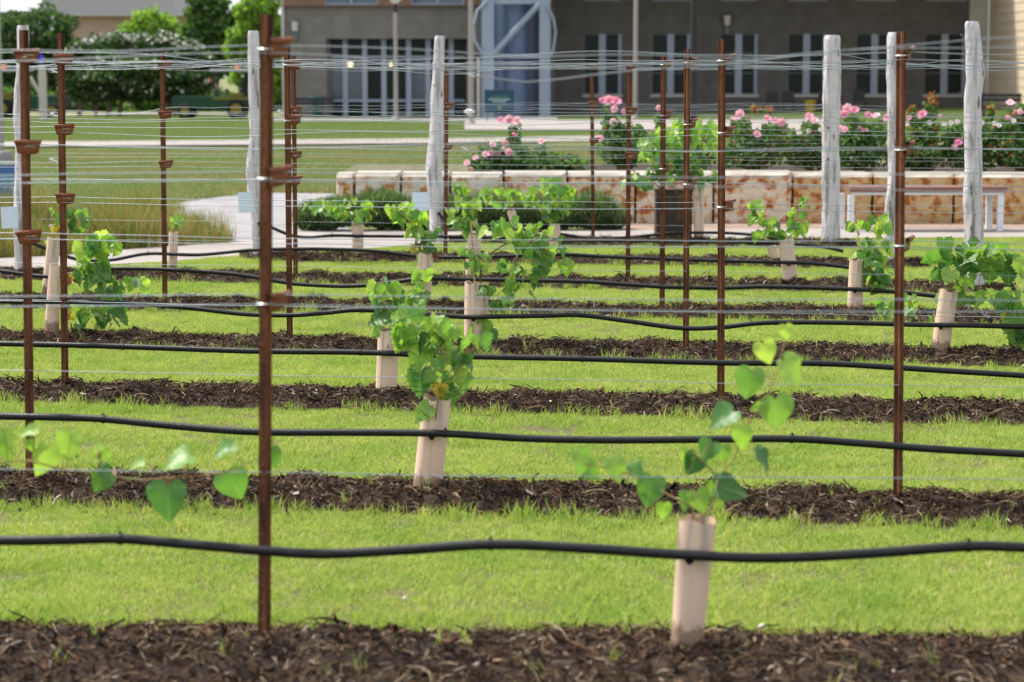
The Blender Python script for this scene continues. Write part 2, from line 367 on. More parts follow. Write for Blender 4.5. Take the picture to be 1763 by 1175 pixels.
# ------------------------------------------------------------------ mulch rows
ROW_X = {1: (-60, 1830), 2: (-60, 1830), 3: (-60, 1830), 4: (-60, 1830), 5: (-60, 1830), 6: (-60, 1752), 7: (412, 1600), 8: (772, 1478)}
CREST_PY = {1: 1095, 2: 840, 3: 675, 4: 588, 5: 522, 6: 478, 7: 445, 8: 415}
ROWX = {}
for k in range(1, 9):
    a, b = ROW_X[k]; ROWX[k] = (RP(k, a, CREST_PY[k]).x, RP(k, b, CREST_PY[k]).x)
def nz(x, y=0., z=0.): return mnoise.noise(Vector((x, y, z)))
def half_w(k, x, side):
    w = ((.30 if k == 1 else .325) if side < 0 else .27) + .075 * nz(x * 1.1, k * 7.3, side * 3) + .045 * nz(x * 4.1, k * 3.1, side * 9) + .02 * nz(x * 13, k, side)
    if k == 1 and side < 0: w += .30
    x0, x1 = ROWX[k]; e = min(x - x0, x1 - x) if k >= 6 else 9
    if e < .5: w *= math.sqrt(max(e, 0.0) / .5 + .001)
    return w
def mulch_h(k, x, dy):
    w = half_w(k, x, -1 if dy < 0 else 1)
    if w < .01 or abs(dy) > w: return None
    u = abs(dy) / w
    h = ((.060 if k == 1 else .070) + .018 * nz(x * 1.7, k * 5.)) * (1 - u ** 2.4) - .006
    h += (.034 * nz(x * 5, dy * 7, k) + .026 * nz(x * 15, dy * 15, k)) * (1 - u ** 4)
    return LAWN + max(h, .001 if u < .9 else -.004)
chip_pts = []; chip_rot = []; chip_scl = []; chip_idx = []
for k in range(1, 9):
    x0, x1 = ROWX[k]; n = int((x1 - x0) / .03); m = 29
    V = []; Fq = []
    for i in range(n + 1):
        x = x0 + (x1 - x0) * i / n
        for j in range(m):
            t = -1 + 2 * j / (m - 1); w = half_w(k, x, -1 if t < 0 else 1); dy = t * w * .999
            h = mulch_h(k, x, dy); V.append((x, D0[k] - SL[k] * x + dy, (h if h is not None else LAWN) if abs(t) < .999 else LAWN - .01))
    Fq = [(i * m + j, (i + 1) * m + j, (i + 1) * m + j + 1, i * m + j + 1) for i in range(n) for j in range(m - 1)]
    o = link(bpy.data.objects.new('mulch_bed', np_mesh('mulch_bed', V, Fq, M['soil'], smooth=True)))
    tag(o, kind='structure')
    dens = {1: 5200, 2: 5200, 3: 4800, 4: 4200, 5: 3400, 6: 3000, 7: 2600, 8: 2400}[k]
    cnt = int((x1 - x0) * .72 * dens)
    for _ in range(cnt):
        x = random.uniform(x0, x1); dy = random.uniform(-.48 if k > 1 else -.72, .40); h = mulch_h(k, x, dy)
        if h is None:
            if random.random() > .03: continue
            h = LAWN
        chip_pts.append((x, D0[k] - SL[k] * x + dy, h + random.uniform(0, .010)))
        chip_rot.append((random.gauss(0, .6), random.gauss(0, .5), random.uniform(0, 6.28)))
        s = random.uniform(.45, 1.2) * (1.12 if k > 4 else 1) * (1.8 if random.random() < .03 else 1); chip_scl.append(s); chip_idx.append(min(int(random.random() ** 1.15 * 10), 9))
def chip_mesh(i):
    r = random.Random(i + 50)
    if i < 4:      # shredded fibres
        L_, w, t = r.uniform(.035, .075), r.uniform(.003, .006), .0025
        pts = [Vector((L_ * (q - .5), r.uniform(-.006, .006), .006 * math.sin(q * 3.1) + .002)) for q in (0, .35, .7, 1)]
    elif i < 8:    # bark flakes
        L_, w, t = r.uniform(.02, .045), r.uniform(.007, .014), .004
        pts = [Vector((L_ * (q - .5), r.uniform(-.003, .003), r.uniform(0, .006))) for q in (0, .5, 1)]
    else:          # straw, thin and long
        L_, w, t = r.uniform(.06, .11), .0022, .0018
        pts = [Vector((L_ * (q - .5), .012 * math.sin(q * 4), .012 * math.sin(q * 3.1))) for q in (0, .33, .66, 1)]
    mb = MB(); vs = []
    for j, p in enumerate(pts):
        k = .55 if j in (0, len(pts) - 1) else 1
        vs += [p + Vector((0, -w / 2 * k, 0)), p + Vector((0, w / 2 * k, 0)), p + Vector((0, 0, t))]
    fs = []
    for j in range(len(pts) - 1):
        a = j * 3
        fs += [(a, a + 3, a + 5, a + 2), (a + 1, a + 2, a + 5, a + 4)]
    fs += [(0, 2, 1), (len(vs) - 3, len(vs) - 2, len(vs) - 1)]
    me = bpy.data.meshes.new('chip'); me.from_pydata([tuple(v) for v in vs], [], fs)
    me.materials.append(M['chip'] if i < 8 else M['straw']); return me
M['chip'] = ramp_mat('wood_chip', [(0, (.007, .005, .004)), (.40, (.026, .014, .009)), (.70, (.068, .036, .020)), (.88, (.15, .088, .050)), (.97, (.30, .22, .155)), (1, (.55, .47, .38))], .9, spec=.12)
M['straw'] = ramp_mat('straw_bits', [(0, (.035, .022, .013)), (.5, (.12, .080, .045)), (1, (.40, .31, .19))], .85, spec=.15)
tag(scatter('wood_chips', chip_pts, chip_rot, chip_scl, chip_idx, source_collection('chip', [chip_mesh(i) for i in range(10)])),
    'dark brown shredded wood mulch heaped along the vine rows')
# ------------------------------------------------------------------ grass
tufts = [blades('tuft', 66, .068, .012, .034, .0034, M['blade'], 1.2, s) for s in range(8)]
tall = [blades('tuft_tall', 22, .05, .045, .085, .0042, M['blade'], .8, 40 + s) for s in range(3)]
gcol = source_collection('grasstuft', tufts + tall)
pts = []; rots = []; scl = []; idx = []
edge_poly = [G(*p) for p in lawn_edge]
def lawn_limit(x):
    for a, b in zip(edge_poly[:-1], edge_poly[1:]):
        if a.x <= x <= b.x: return a.y + (b.y - a.y) * (x - a.x) / (b.x - a.x + 1e-9)
    return 24
def mulch_at(x, y):
    """signed distance-like: >0 outside the mulch, returns (dist to nearest strip edge)"""
    best = 9
    for k in range(1, 9):
        x0, x1 = ROWX[k]
        if not (x0 - .05 < x < x1 + .05): continue
        dy = y - (D0[k] - SL[k] * x)
        if abs(dy) > 1: continue
        w = half_w(k, x, -1 if dy < 0 else 1); best = min(best, abs(dy) - w)
    return best
y = 5.3
while y < 25.5:
    hw = .26 * y + .45
    dens = 620 if y < 9.5 else 520 if y < 14 else 400
    dy = .25; n = int(2 * hw * dy * dens)
    for _ in range(n):
        px_ = random.uniform(-hw, hw); py_ = random.uniform(y, y + dy)
        if py_ > lawn_limit(px_) - .03: continue
        d = mulch_at(px_, py_)
        if d < -.015: continue
        if nz(px_ * 1.7, py_ * 2.2, 21) > .34 and random.random() < .45: continue
        pts.append((px_, py_, LAWN - .002)); rots.append((0, 0, random.uniform(0, 6.28)))
        g = 1 + .30 * nz(px_ * .9, py_ * .9, 3) + .35 * nz(px_ * 5, py_ * 5, 8)
        s = random.uniform(.75, 1.1) * g
        if d < .07 and random.random() < .30: idx.append(8 + random.randrange(3)); s *= random.uniform(.7, 1.15)
        elif random.random() < .006: idx.append(8 + random.randrange(3)); s *= .9
        else: idx.append(random.randrange(8))
        scl.append(s)
    y += dy
# stray weeds that push through the mulch
for k in range(1, 9):
    x0, x1 = ROWX[k]
    for _ in range(int((x1 - x0) * 7)):
        x = random.uniform(x0, x1); dy = random.uniform(-.4, .25); h = mulch_h(k, x, dy)
        if h is None: continue
        pts.append((x, D0[k] - SL[k] * x + dy, h)); rots.append((random.uniform(-.3, .3), random.uniform(-.3, .3), random.uniform(0, 6.28)))
        idx.append(11); scl.append(random.uniform(.5, 1.3))
weed = blades('weed', 5, .02, .05, .10, .004, M['blade'], .9, 77)
w_o = bpy.data.objects.new('grasstuft_11', weed); gcol.objects.link(w_o)
scatter('grass', pts, rots, scl, idx, gcol, 'short bright green lawn grass between the mulch rows')
print('grass', len(pts), 'chips', len(chip_pts))
# rough grass of the middle distance
M['rough'] = ramp_mat('rough_grass', [(0, (.10, .17, .055)), (.45, (.17, .245, .085)), (.8, (.25, .30, .13)), (1, (.34, .30, .18))], .7, .25, 'island', patch=(.42, (1.35, .92, 1.15)))
rcol = source_collection('roughtuft', [blades('rtuft', 40, .22, .03, .10, .012, M['rough'], .9, 90 + s) for s in range(4)])
pts = []; rots = []; scl = []
for _ in range(40000):
    py_ = random.uniform(28, 60); px_ = random.uniform(-.26 * py_, .14 * py_)
    q = (px_ / py_) * F + CX   # thin out where the drive and the bed lie
    if px_ > -2.2 and py_ < 31: continue
    pyy = CY + F * math.tan(math.atan2(HC - ground_z(px_, py_), py_) - PITCH)
    if -6 < pyy - (252 - (q + 150) * 10 / 1180) < 11 and q < 1040: continue
    if in_poly(px_, py_, [G(*p) for p in [(290, 386), (365, 402), (397, 419.5), (515, 398.5), (600, 398.5), (600, 334), (430, 333), (290, 350)]]): continue
    pts.append((px_, py_, ground_z(px_, py_))); rots.append((0, 0, random.uniform(0, 6.28))); scl.append(random.uniform(.7, 1.2))
scatter('rough_grass', pts, rots, scl, [random.randrange(4) for _ in pts], rcol, 'rough part dry grass sloping beyond the concrete path')
M['lawn2'] = ramp_mat('far_lawn_blade', [(0, (.12, .18, .062)), (.6, (.17, .235, .085)), (1, (.25, .29, .12))], .7, .25, 'island')
fcol = source_collection('fartuft', [blades('ftuft', 40, .4, .05, .09, .025, M['lawn2'], .9, 120 + s) for s in range(3)])
pts = []; rots = []; scl = []
for _ in range(22000):
    py_ = random.uniform(57, 95); px_ = random.uniform(-.26 * py_, .27 * py_)
    q = CX + F * px_ / py_
    pyy = CY + F * math.tan(math.atan2(HC - ground_z(px_, py_), py_) - PITCH)
    if abs(pyy - (216 + (q - 800) * 8 / 620)) < 10 and 795 < q < 1425: continue
    pts.append((px_, py_, ground_z(px_, py_) - .02)); rots.append((0, 0, random.uniform(0, 6.28))); scl.append(random.uniform(.7, 1.2))
scatter('far_grass', pts, rots, scl, [random.randrange(3) for _ in pts], fcol, 'smooth green lawn before the building')
# tall meadow grass, left
M['meadow'] = ramp_mat('meadow_stalk', [(0, (.08, .15, .035)), (.45, (.17, .22, .055)), (.68, (.36, .30, .12)), (.86, (.40, .24, .11)), (1, (.28, .12, .06))], .7, .25, 'island')
mcol = source_collection('meadowtuft', [blades('mtuft', 34, .16, .12, .43, .007, M['meadow'], .5, 150 + s) for s in range(5)])
mpoly = [G(*p) for p in [(-80, 449), (85, 442), (270, 426), (397, 419), (350, 402), (285, 388), (-80, 392)]]
pts = []; rots = []; scl = []
while len(pts) < 2000:
    p = G(random.uniform(-80, 400), random.uniform(386, 449))
    if nz(p.x * 1.3, p.y * 1.3, 12) > .28 or (p.x > G(330, 410).x and random.random() < .6): continue
    if not in_poly(p.x, p.y, mpoly): continue
    pts.append(tuple(p)); rots.append((random.gauss(0, .12), random.gauss(0, .12), random.uniform(0, 6.28))); q = .85 + .9 * nz(p.x * .9, p.y * .9, 31); scl.append(max(q, .25) * random.uniform(.55, 1.15))
scatter('meadow_grass', pts, rots, scl, [random.randrange(5) for _ in pts], mcol, 'tall straw and green meadow grass left of the path')

# ================================================================== BUILDING
BY = 95.0
def BX(px): return P(px, 150, BY).x
def BZ(py): return P(881, py, BY).z
M['facade'] = mat('facade_block', (.17, .155, .14), .9, (.215, .195, .175), 1.4, 8, .2, 6)
M['facade_right'] = mat('facade_right_dark', (.100, .093, .089), .9, (.13, .12, .115), 1.4, 6)  # right facade, toned darker than the left one
M['brick_brown'] = mat('brown_brick', (.20, .115, .075), .9, (.25, .15, .10), 3, 6)
M['pilaster'] = mat('pilaster_stone', (.40, .38, .34), .9, (.46, .43, .38), 2, 6)
M['wing'] = mat('tan_limestone', (.55, .44, .32), .9, (.62, .50, .37), .7, 6)
M['joint'] = mat('joint', (.30, .24, .18), .9)
M['glass_dark'] = mat('glass_dark', (.006, .012, .012), .25, spec=.22)
M['glass_blue'] = mat('glass_blue', (.06, .09, .12), .1, spec=.8)
M['alu'] = mat('aluminium', (.27, .31, .39), .45, metal=.2)
M['alu_dark'] = mat('aluminium_dark', (.12, .14, .16), .5, metal=.2)
M['alu_door'] = mat('aluminium_door', (.34, .38, .46), .45, metal=.2)
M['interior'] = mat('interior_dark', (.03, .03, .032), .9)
def courses(m, w, h, dark):
    nt = m.node_tree; N = nt.nodes; L = nt.links; b = N['Principled BSDF']; base = b.inputs['Base Color'].links[0].from_socket
    tc = N.new('ShaderNodeTexCoord'); sp = N.new('ShaderNodeSeparateXYZ'); cb = N.new('ShaderNodeCombineXYZ'); L.new(tc.outputs['Object'], sp.inputs[0])
    L.new(sp.outputs[0], cb.inputs[0]); L.new(sp.outputs[2], cb.inputs[1])
    br = N.new('ShaderNodeTexBrick'); br.inputs['Scale'].default_value = 1; br.inputs['Brick Width'].default_value = w; br.inputs['Row Height'].default_value = h
    br.inputs['Mortar Size'].default_value = .022; br.inputs['Color1'].default_value = (1, 1, 1, 1); br.inputs['Color2'].default_value = (.94, .94, .94, 1); br.inputs['Mortar'].default_value = (dark, dark, dark, 1)
    L.new(cb.outputs[0], br.inputs['Vector'])
    mm = N.new('ShaderNodeMix'); mm.data_type = 'RGBA'; mm.blend_type = 'MULTIPLY'; mm.inputs[0].default_value = 1
    L.new(base, mm.inputs[6]); L.new(br.outputs[0], mm.inputs[7]); L.new(mm.outputs[2], b.inputs['Base Color'])
courses(M['facade'], .8, .4, .86); courses(M['facade_right'], .8, .4, .86); courses(M['brick_brown'], .4, .16, .7)
bl = empty('college_building', (BX(1000), BY, LAWN))
tag(bl, 'long grey brown masonry building with tall paired windows behind the lawn', 'building')
wins = [(1005, 1070), (1122, 1188), (1240, 1304), (1356, 1422), (1473, 1539), (1591, 1662)]
x_l, x_r = BX(489), BX(1664)
def wall_open(mb, x0, x1, z0, z1, ops, yf, th, mi=0):
    xs = sorted(set([x0, x1] + [v for o in ops for v in o[:2]])); zs = sorted(set([z0, z1] + [v for o in ops for v in o[2:]]))
    for a, b in zip(xs[:-1], xs[1:]):
        for c, d in zip(zs[:-1], zs[1:]):
            mx_, mz_ = (a + b) / 2, (c + d) / 2
            if any(o[0] < mx_ < o[1] and o[2] < mz_ < o[3] for o in ops): continue
            mb.box2((a, yf, c), (b, yf + th, d), mi)
ZB = -.5; ZT = BZ(11)
door = (BX(563), BX(806), ZB, BZ(67))
ops = [door]
mb = MB(); wall_open(mb, x_l, BX(955), ZB, ZT, ops, BY, .4); child(mb, 'wall', M['facade'], bl)
mb = MB(); wall_open(mb, BX(955), x_r, ZB, ZT, [(BX(a), BX(b), BZ(163), BZ(58)) for a, b in wins], BY, .4); child(mb, 'wall', M['facade_right'], bl)
mb = MB()  # masonry joints: pilaster piers proud of the wall
for x in (489, 1664):
    pass
mb.box2((BX(1664), BY - .35, ZB), (BX(1696), BY + .4, 12)); child(mb, 'pilaster', M['pilaster'], bl)
mb = MB(); mb.box2((BX(486), BY - .12, ZB), (BX(491), BY + .4, 12)); child(mb, 'corner_trim', M['pilaster'], bl)
# projecting upper storey with its windows
UY = BY - .25
mb = MB(); up_ops = [(BX(560), BX(652), ZT + .05, 8), (BX(708), BX(800), ZT + .05, 8)]
wall_open(mb, x_l + .05, BX(954.5), ZT, 9.5, up_ops, UY, .5); child(mb, 'upper_wall', M['brick_brown'], bl)
mb = MB(); up2 = [(BX(a) - .0, BX(b), BZ(2), 8) for a, b in wins]
wall_open(mb, BX(955), x_r - .01, ZT, 9.5, up2, BY - .02, .42); child(mb, 'upper_wall', M['facade_right'], bl)
for o_ in up_ops + up2:
    fr = MB(); yy = UY + .2 if o_ in up_ops else BY + .16
    x0, x1, z0, z1 = o_
    for xx in (x0 + .04, (x0 + x1) / 2, x1 - .04): fr.box2((xx - .05, yy - .05, z0), (xx + .05, yy + .05, z1))
    fr.box2((x0, yy - .04, z0), (x1, yy + .04, z0 + .08))
    f = child(fr, 'window', M['alu'], bl)
    g = MB(); g.box2((x0, yy + .06, z0), (x1, yy + .08, z1)); gp = child(g, 'pane', M['glass_blue'], f)
# roof slab
mb = MB(); mb.box2((x_l - .4, BY - .9, 9.5), (x_r + 12, BY + 18, 9.9)); mb.box2((x_l, BY + .5, ZB), (x_l + .4, BY + 18, 9.5)); child(mb, 'roof', M['pilaster'], bl)
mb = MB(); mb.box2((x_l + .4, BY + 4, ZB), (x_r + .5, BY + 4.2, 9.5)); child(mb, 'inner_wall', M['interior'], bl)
mb = MB(); mb.box2((BX(955), BY - 4.5, 6.3), (x_r, BY - .05, 6.6)); child(mb, 'shade_slab', M['pilaster'], bl)  # unseen overhang added to shade the right part of the facade
for a, b in wins:
    x0, x1, z0, z1 = BX(a), BX(b), BZ(163), BZ(58)
    fr = MB(); yy = BY + .14
    xm = (x0 + x1) / 2
    fr.box2((xm - .17, yy - .06, z0), (xm + .13, yy + .06, z1))
    fr.box2((x1 - .14, yy - .06, z0), (x1, yy + .06, z1)); 
    f = child(fr, 'window', M['alu'], bl)
    for za, zb, ya_ in ((z0, z0 + .06, -.05), (z1 - .06, z1, -.05), (z0 + (z1 - z0) * .35 - .02, z0 + (z1 - z0) * .35 + .02, .02), (z0 + (z1 - z0) * .68 - .02, z0 + (z1 - z0) * .68 + .02, .02)):
        for s0, s1 in ((x0 + .05, xm - .171), (xm + .131, x1 - .141)):
            fr = MB(); fr.box2((s0, yy + ya_, za), (s1, yy + .055, zb)); child(fr, 'glazing_bar', M['alu_dark'], f)
    fr = MB(); fr.box2((x0 + .001, yy - .06, z0), (x0 + .049, yy + .07, z1)); child(fr, 'jamb', M['alu_dark'], f)
    fr = MB(); fr.box2((x0 - .06, BY - .07, z0 - .12), (x1 + .06, BY + .05, z0 - .005)); child(fr, 'sill', M['pilaster'], f)
    for s0, s1 in ((x0 + .05, xm - .17), (xm + .13, x1 - .14)):
        g = MB(); g.box2((s0, yy + .065, z0 + .07), (s1, yy + .08, z1 - .07)); child(g, 'pane', M['glass_dark'], f)
# entrance: curtain of framed doors set back in its opening
ey = BY + .9
g = MB(); g.box2((door[0], BY + .4, ZB), (door[0] + .1, ey, door[3])); g.box2((door[1] - .1, BY + .4, ZB), (door[1], ey, door[3]))
g.box2((door[0], BY + .4, door[3]), (door[1], ey + .1, door[3] + .1)); child(g, 'entrance_reveal', M['facade'], bl)
posts = [563, 592, 626, 659, 702, 736, 776, 804]
z_tr = BZ(100)
for a, b in zip(posts[:-1], posts[1:]):
    x0, x1 = BX(a), BX(b); fr = MB()
    fr.box2((x0 - .11, ey - .06, ZB), (x0 + .11, ey + .06, door[3]))
    fr.box2((x0 + .11, ey - .05, z_tr), (x1 - .11, ey + .05, z_tr + .1)); fr.box2((x0 + .11, ey - .05, BZ(176)), (x1 - .11, ey + .05, BZ(172)))
    f = child(fr, 'door' if 590 < a < 760 else 'window', M['alu_door'], bl)
    g = MB(); g.box2((x0 + .11, ey + .06, ZB), (x1 - .11, ey + .08, BZ(176))); child(g, 'kick_panel', M['glass_dark'], f)
    g = MB(); g.box2((x0 + .11, ey + .06, BZ(172)), (x1 - .11, ey + .08, z_tr)); child(g, 'pane', M['glass_blue'] if a in (563, 592, 702) else M['glass_dark'], f)
    g = MB(); g.box2((x0 + .11, ey + .06, z_tr + .1), (x1 - .11, ey + .08, door[3])); child(g, 'transom_pane', M['glass_dark'], f)
em = bpy.data.materials.new('lamp_warm'); em.use_nodes = True
em.node_tree.nodes['Principled BSDF'].inputs['Emission Color'].default_value = (1, .72, .35, 1); em.node_tree.nodes['Principled BSDF'].inputs['Emission Strength'].default_value = 1.1
for a, s_ in ((603, .13), (673, .09)):
    c = P(a, 111, ey - .3); mb = MB(); mb.tube([c + Vector((0, 0, -s_)), c + Vector((0, 0, -s_ * .6)), c, c + Vector((0, 0, s_ * .7)), c + Vector((0, 0, s_))], [s_ * .4, s_ * .85, s_, s_ * .8, s_ * .3], 12)
    r_ = mb.build('entrance_lamp', em, loc=c); m2 = MB(); m2.cyl(c + Vector((0, 0, s_)), Vector((c.x, c.y, door[3])), .015, 6); _child(m2, 'stem', M['alu_dark'], r_)
    tag(r_, 'larger warm globe lamp glowing in the glass entrance' if a == 603 else 'smaller warm globe lamp behind the entrance, right of the other', 'lamp', 'entrance lamps')
# tan wing that comes forward at right: its sunlit side faces left
wg = empty('limestone_wing', (BX(1697), 90, 0)); tag(wg, 'sunlit tan limestone wing with fine horizontal courses at the right edge', 'building')
wx = BX(1697); mb = MB(); mb.box2((wx, 78, -.5), (wx + 14, BY - .36, 10)); child(mb, 'wall', M['wing'], wg)
for i in range(26):
    zz = .1 + i * .38
    mb = MB(); mb.box2((wx - .025, 78.05, zz), (wx + .01, BY - .4, zz + .335)); child(mb, 'stone_course', M['wing'], wg)
# wall lamps on the facade
for a, b, t_ in ((508, 45, 'small wall lamp on the facade left of the entrance'), (1252, 35, 'small wall lamp above the third paired window')):
    c = P(a, b, BY - .16); r_ = empty('wall_lamp', c); tag(r_, t_, 'lamp', 'wall lamps')
    mb = MB(); mb.cyl(c + Vector((0, 0, -.22)), c + Vector((0, 0, .2)), .13, 12, 0, .16); child(mb, 'lamp_glass', mat('lamp_glass', (.5, .48, .45), .4), r_)
    mb = MB(); mb.cyl(c + Vector((0, 0, .2)), c + Vector((0, 0, .28)), .2, 12, 0, .1); child(mb, 'cap', M['alu_dark'], r_)
    mb = MB(); mb.box2(c + Vector((-.09, .0, -.6)), c + Vector((.09, .16, -.22))); child(mb, 'bracket', M['alu_dark'], r_)
# ------------------------------------------------------------------ silo tower
M['steel_paint'] = mat('steel_pale_blue', (.24, .29, .37), .5, (.28, .33, .41), 1, 4)
M['silo'] = mat('silo_metal', (.13, .17, .27), .36, metal=.5)
TY = 91.5
def TX(px): return P(px, 150, TY).x
tw = empty('cistern_tower', (TX(888), TY, LAWN)); tag(tw, 'corrugated steel cistern inside a pale blue braced steel frame', 'tower')
mb = MB(); cx, r0 = TX(889), (TX(931) - TX(846)) / 2; n = 40; V = []
zs = np.arange(-.1, 9.0, .035)
for i, zz in enumerate(zs):
    rr = r0 + .018 * math.sin(zz / .11 * 6.283)
    V += [(cx + rr * math.cos(6.2832 * j / n), TY + 1.5 + rr * math.sin(6.2832 * j / n), zz) for j in range(n)]
mb.add(V, [(i * n + j, i * n + (j + 1) % n, (i + 1) * n + (j + 1) % n, (i + 1) * n + j) for i in range(len(zs) - 1) for j in range(n)], 0, True)
child(mb, 'cistern', M['silo'], tw)
zbm = [P(888, 0, TY).z, P(888, 97, TY).z]
for a, w_ in ((840, 21), (938, 19)):
    for dy in (0, 3.0):
        mb = MB(); mb.box2((TX(a - w_ / 2), TY + dy - .25, LAWN), (TX(a + w_ / 2), TY + dy + .25, 9)); child(mb, 'column', M['steel_paint'], tw)
for z_, h_ in ((zbm[0], .35), (zbm[1], .16)):
    for dy in (0, 3.0):
        mb = MB(); mb.box2((TX(850.5), TY + dy - .1, z_ - h_ / 2), (TX(928.5), TY + dy + .1, z_ + h_ / 2)); child(mb, 'beam', M['steel_paint'], tw)
mb = MB(); mb.tube([P(848, 95, TY - .15), P(930, 6, TY - .15)], .13, 8); child(mb, 'brace', M['steel_paint'], tw)
mb = MB(); mb.tube([P(852, 98, TY + 3.1), P(926, 190, TY + 3.1)], .1, 8); child(mb, 'brace', M['steel_paint'], tw)
for pl in ([(838, 3), (822, 18), (815, 45), (817, 70), (830, 92)], [(942, 10), (953, 32), (957, 55), (953, 85), (944, 104)]):
    mb = MB(); mb.tube([P(a, b, TY - .35) for a, b in pl], .055, 8); child(mb, 'curved_pipe', M['steel_paint'], tw)
mb = MB(); mb.cyl(P(824, 208, TY - .5), P(824, 100, TY - .5), .06, 8); child(mb, 'downpipe', M['pilaster'], tw)
# information board in front of the cistern
M['board'] = mat('board_teal', (.012, .055, .095), .5); M['print_white'] = mat('print_white', (.45, .55, .58), .6); M['print_green'] = mat('print_green', (.09, .26, .10), .6)
sy = 85.0
ib = empty('information_board', P(860, 214, sy)); tag(ib, 'dark teal information board with pale print before the cistern tower', 'sign')
a_, b_ = P(834, 194, sy), P(885, 155, sy)
mb = MB(); mb.box2((a_.x, sy, a_.z), (b_.x, sy + .06, b_.z)); bd = child(mb, 'panel', M['board'], ib)
for (xa, xb, ya, m_) in ((844, 875, 166, 'print_green'), (841, 878, 170.5, 'print_white'), (848, 872, 174.5, 'print_white')):
    x = xa; mb = MB()
    while x < xb:
        w_ = random.uniform(1.2, 2.6); p = P(x, ya, sy - .004); q = P(min(x + w_, xb), ya + 2.0, sy - .004)
        mb.box2((p.x, sy - .006, q.z), (q.x, sy - .001, p.z)); x += w_ + .7
    child(mb, 'print_line', M[m_], bd)
mb = MB(); c = P(859.5, 186, sy - .004); mb.add([c + Vector((.075 * math.cos(t) * (1 + .35 * math.cos(3 * t)), 0, .085 * math.sin(t))) for t in np.linspace(0, 5.9, 14)], [tuple(range(14))]); child(mb, 'emblem', M['print_green'], bd)
for x in (839, 880):
    mb = MB(); p = P(x, 190, sy + .09); mb.box2((p.x - .03, sy + .065, LAWN - .05), (p.x + .03, sy + .12, a_.z + .3)); child(mb, 'leg', M['alu_dark'], ib)
# ------------------------------------------------------------------ lamp posts and poles
M['cream'] = mat('cream_paint', (.30, .28, .25), .6); M['black_pole'] = mat('black_pole', (.02, .02, .022), .5)
def pole(px, base_py, top_py, w_px, m, label, head=None, Y=None, collar=None):
    b = G(px, base_py) if Y is None else P(px, base_py, Y); Y = b.y; b.z = ground_z(b.x, b.y)
    t = P(px, top_py, Y); r = w_px / pxm(Y) / 2
    rt = empty('lamp_post', b); tag(rt, label, 'lamp post', None)
    mb = MB(); mb.tube([b, Vector((b.x, b.y, t.z))], [r * 1.08, r * .92], 14); child(mb, 'pole', m, rt)
    mb = MB(); mb.tube([b, b + Vector((0, 0, .12)), b + Vector((0, 0, .16))], [r * 2.0, r * 2.0, r * 1.2], 14); child(mb, 'base', M['concrete2'] if collar else m, rt)
    if head:
        c = Vector((b.x, b.y, t.z))
        mb = MB(); mb.cyl(c, c + Vector((0, 0, .35)), .06, 10); child(mb, 'neck', M['black_pole'], rt)
        mb = MB(); mb.tube([c + Vector((0, 0, .35)), c + Vector((0, 0, .5)), c + Vector((0, 0, .9))], [.1, .24, .26], 14); child(mb, 'lamp_shade', mat('lamp_white', (.6, .58, .54), .5), rt)
        mb = MB(); mb.cyl(c + Vector((0, 0, .9)), c + Vector((0, 0, .98)), .4, 16, 0, .2); child(mb, 'cap', M['black_pole'], rt)
    else:
        mb = MB(); mb.box2((b.x - .5, b.y - .2, t.z), (b.x + .5, b.y + .2, t.z + .15)); child(mb, 'lamp_head', M['black_pole'], rt)
    return rt
pole(682, 206, 22, 7, M['cream'], 'slim cream lamp post in front of the glass entrance doors', True, 88)
pole(811, 213, -190, 8, M['cream'], 'cream pole standing left of the cistern tower', None, 80)
pole(1093.5, 196, -200, 7, M['cream'], 'thin cream pole between the first two paired windows', None, 84)
pole(1194, 212, -240, 13, M['black_pole'], 'thick black lamp post behind the planter vine', None, 72)
pr = pole(2, 281, -230, 12, M['cream'], 'cream lamp post on a concrete footing at the left edge', None)
p = G(6, 284); mb = MB(); mb.tube([Vector((p.x, p.y, LAWN)), Vector((p.x, p.y, .14)), Vector((p.x, p.y, .2))], [.19, .19, .15], 18); child(mb, 'footing', M['concrete2'], pr)
# ------------------------------------------------------------------ things by the facade
def patio_chair(px, py, label, m, Y=92.5, rz=0.):
    b = P(px, py, Y); b.z = ground_z(b.x, b.y); r_ = empty('patio_chair', b); tag(r_, label, 'chair', 'patio chairs by the wall')
    mb = MB(); mb.box2(b + Vector((-.25, -.25, .43)), b + Vector((.25, .25, .47))); child(mb, 'seat', m, r_)
    mb = MB(); mb.box2(b + Vector((-.25, .22, .47)), b + Vector((.25, .26, .92))); child(mb, 'backrest', m, r_)
    for sx in (-.22, .22):
        for sy_ in (-.22, .22):
            mb = MB(); mb.box2(b + Vector((sx - .02, sy_ - .02, 0)), b + Vector((sx + .02, sy_ + .02, .43))); child(mb, 'leg', m, r_)
M['dark_metal'] = mat('dark_metal', (.03, .03, .035), .5); M['yellow_paint'] = mat('yellow_paint', (.42, .30, .03), .5)
for a, l in ((1330, 'dark patio chair under the gap beside the third paired window'), (1358, 'dark patio chair just left of the yellow bin'), (1480, 'dark patio chair under the fifth paired window'), (1420, 'dark patio chair right of the yellow bin')):
    patio_chair(a, 188, l, M['dark_metal'])
b = P(1395, 186, 92); b.z = ground_z(b.x, b.y); r_ = empty('litter_bin', b); tag(r_, 'small yellow bin by the dark facade between patio chairs', 'bin')
mb = MB(); mb.tube([b, b + Vector((0, 0, .55))], [.2, .25], 16); child(mb, 'body', M['yellow_paint'], r_); mb = MB(); mb.tube([b + Vector((0, 0, .55)), b + Vector((0, 0, .62))], [.27, .2], 16); child(mb, 'lid', M['dark_metal'], r_)
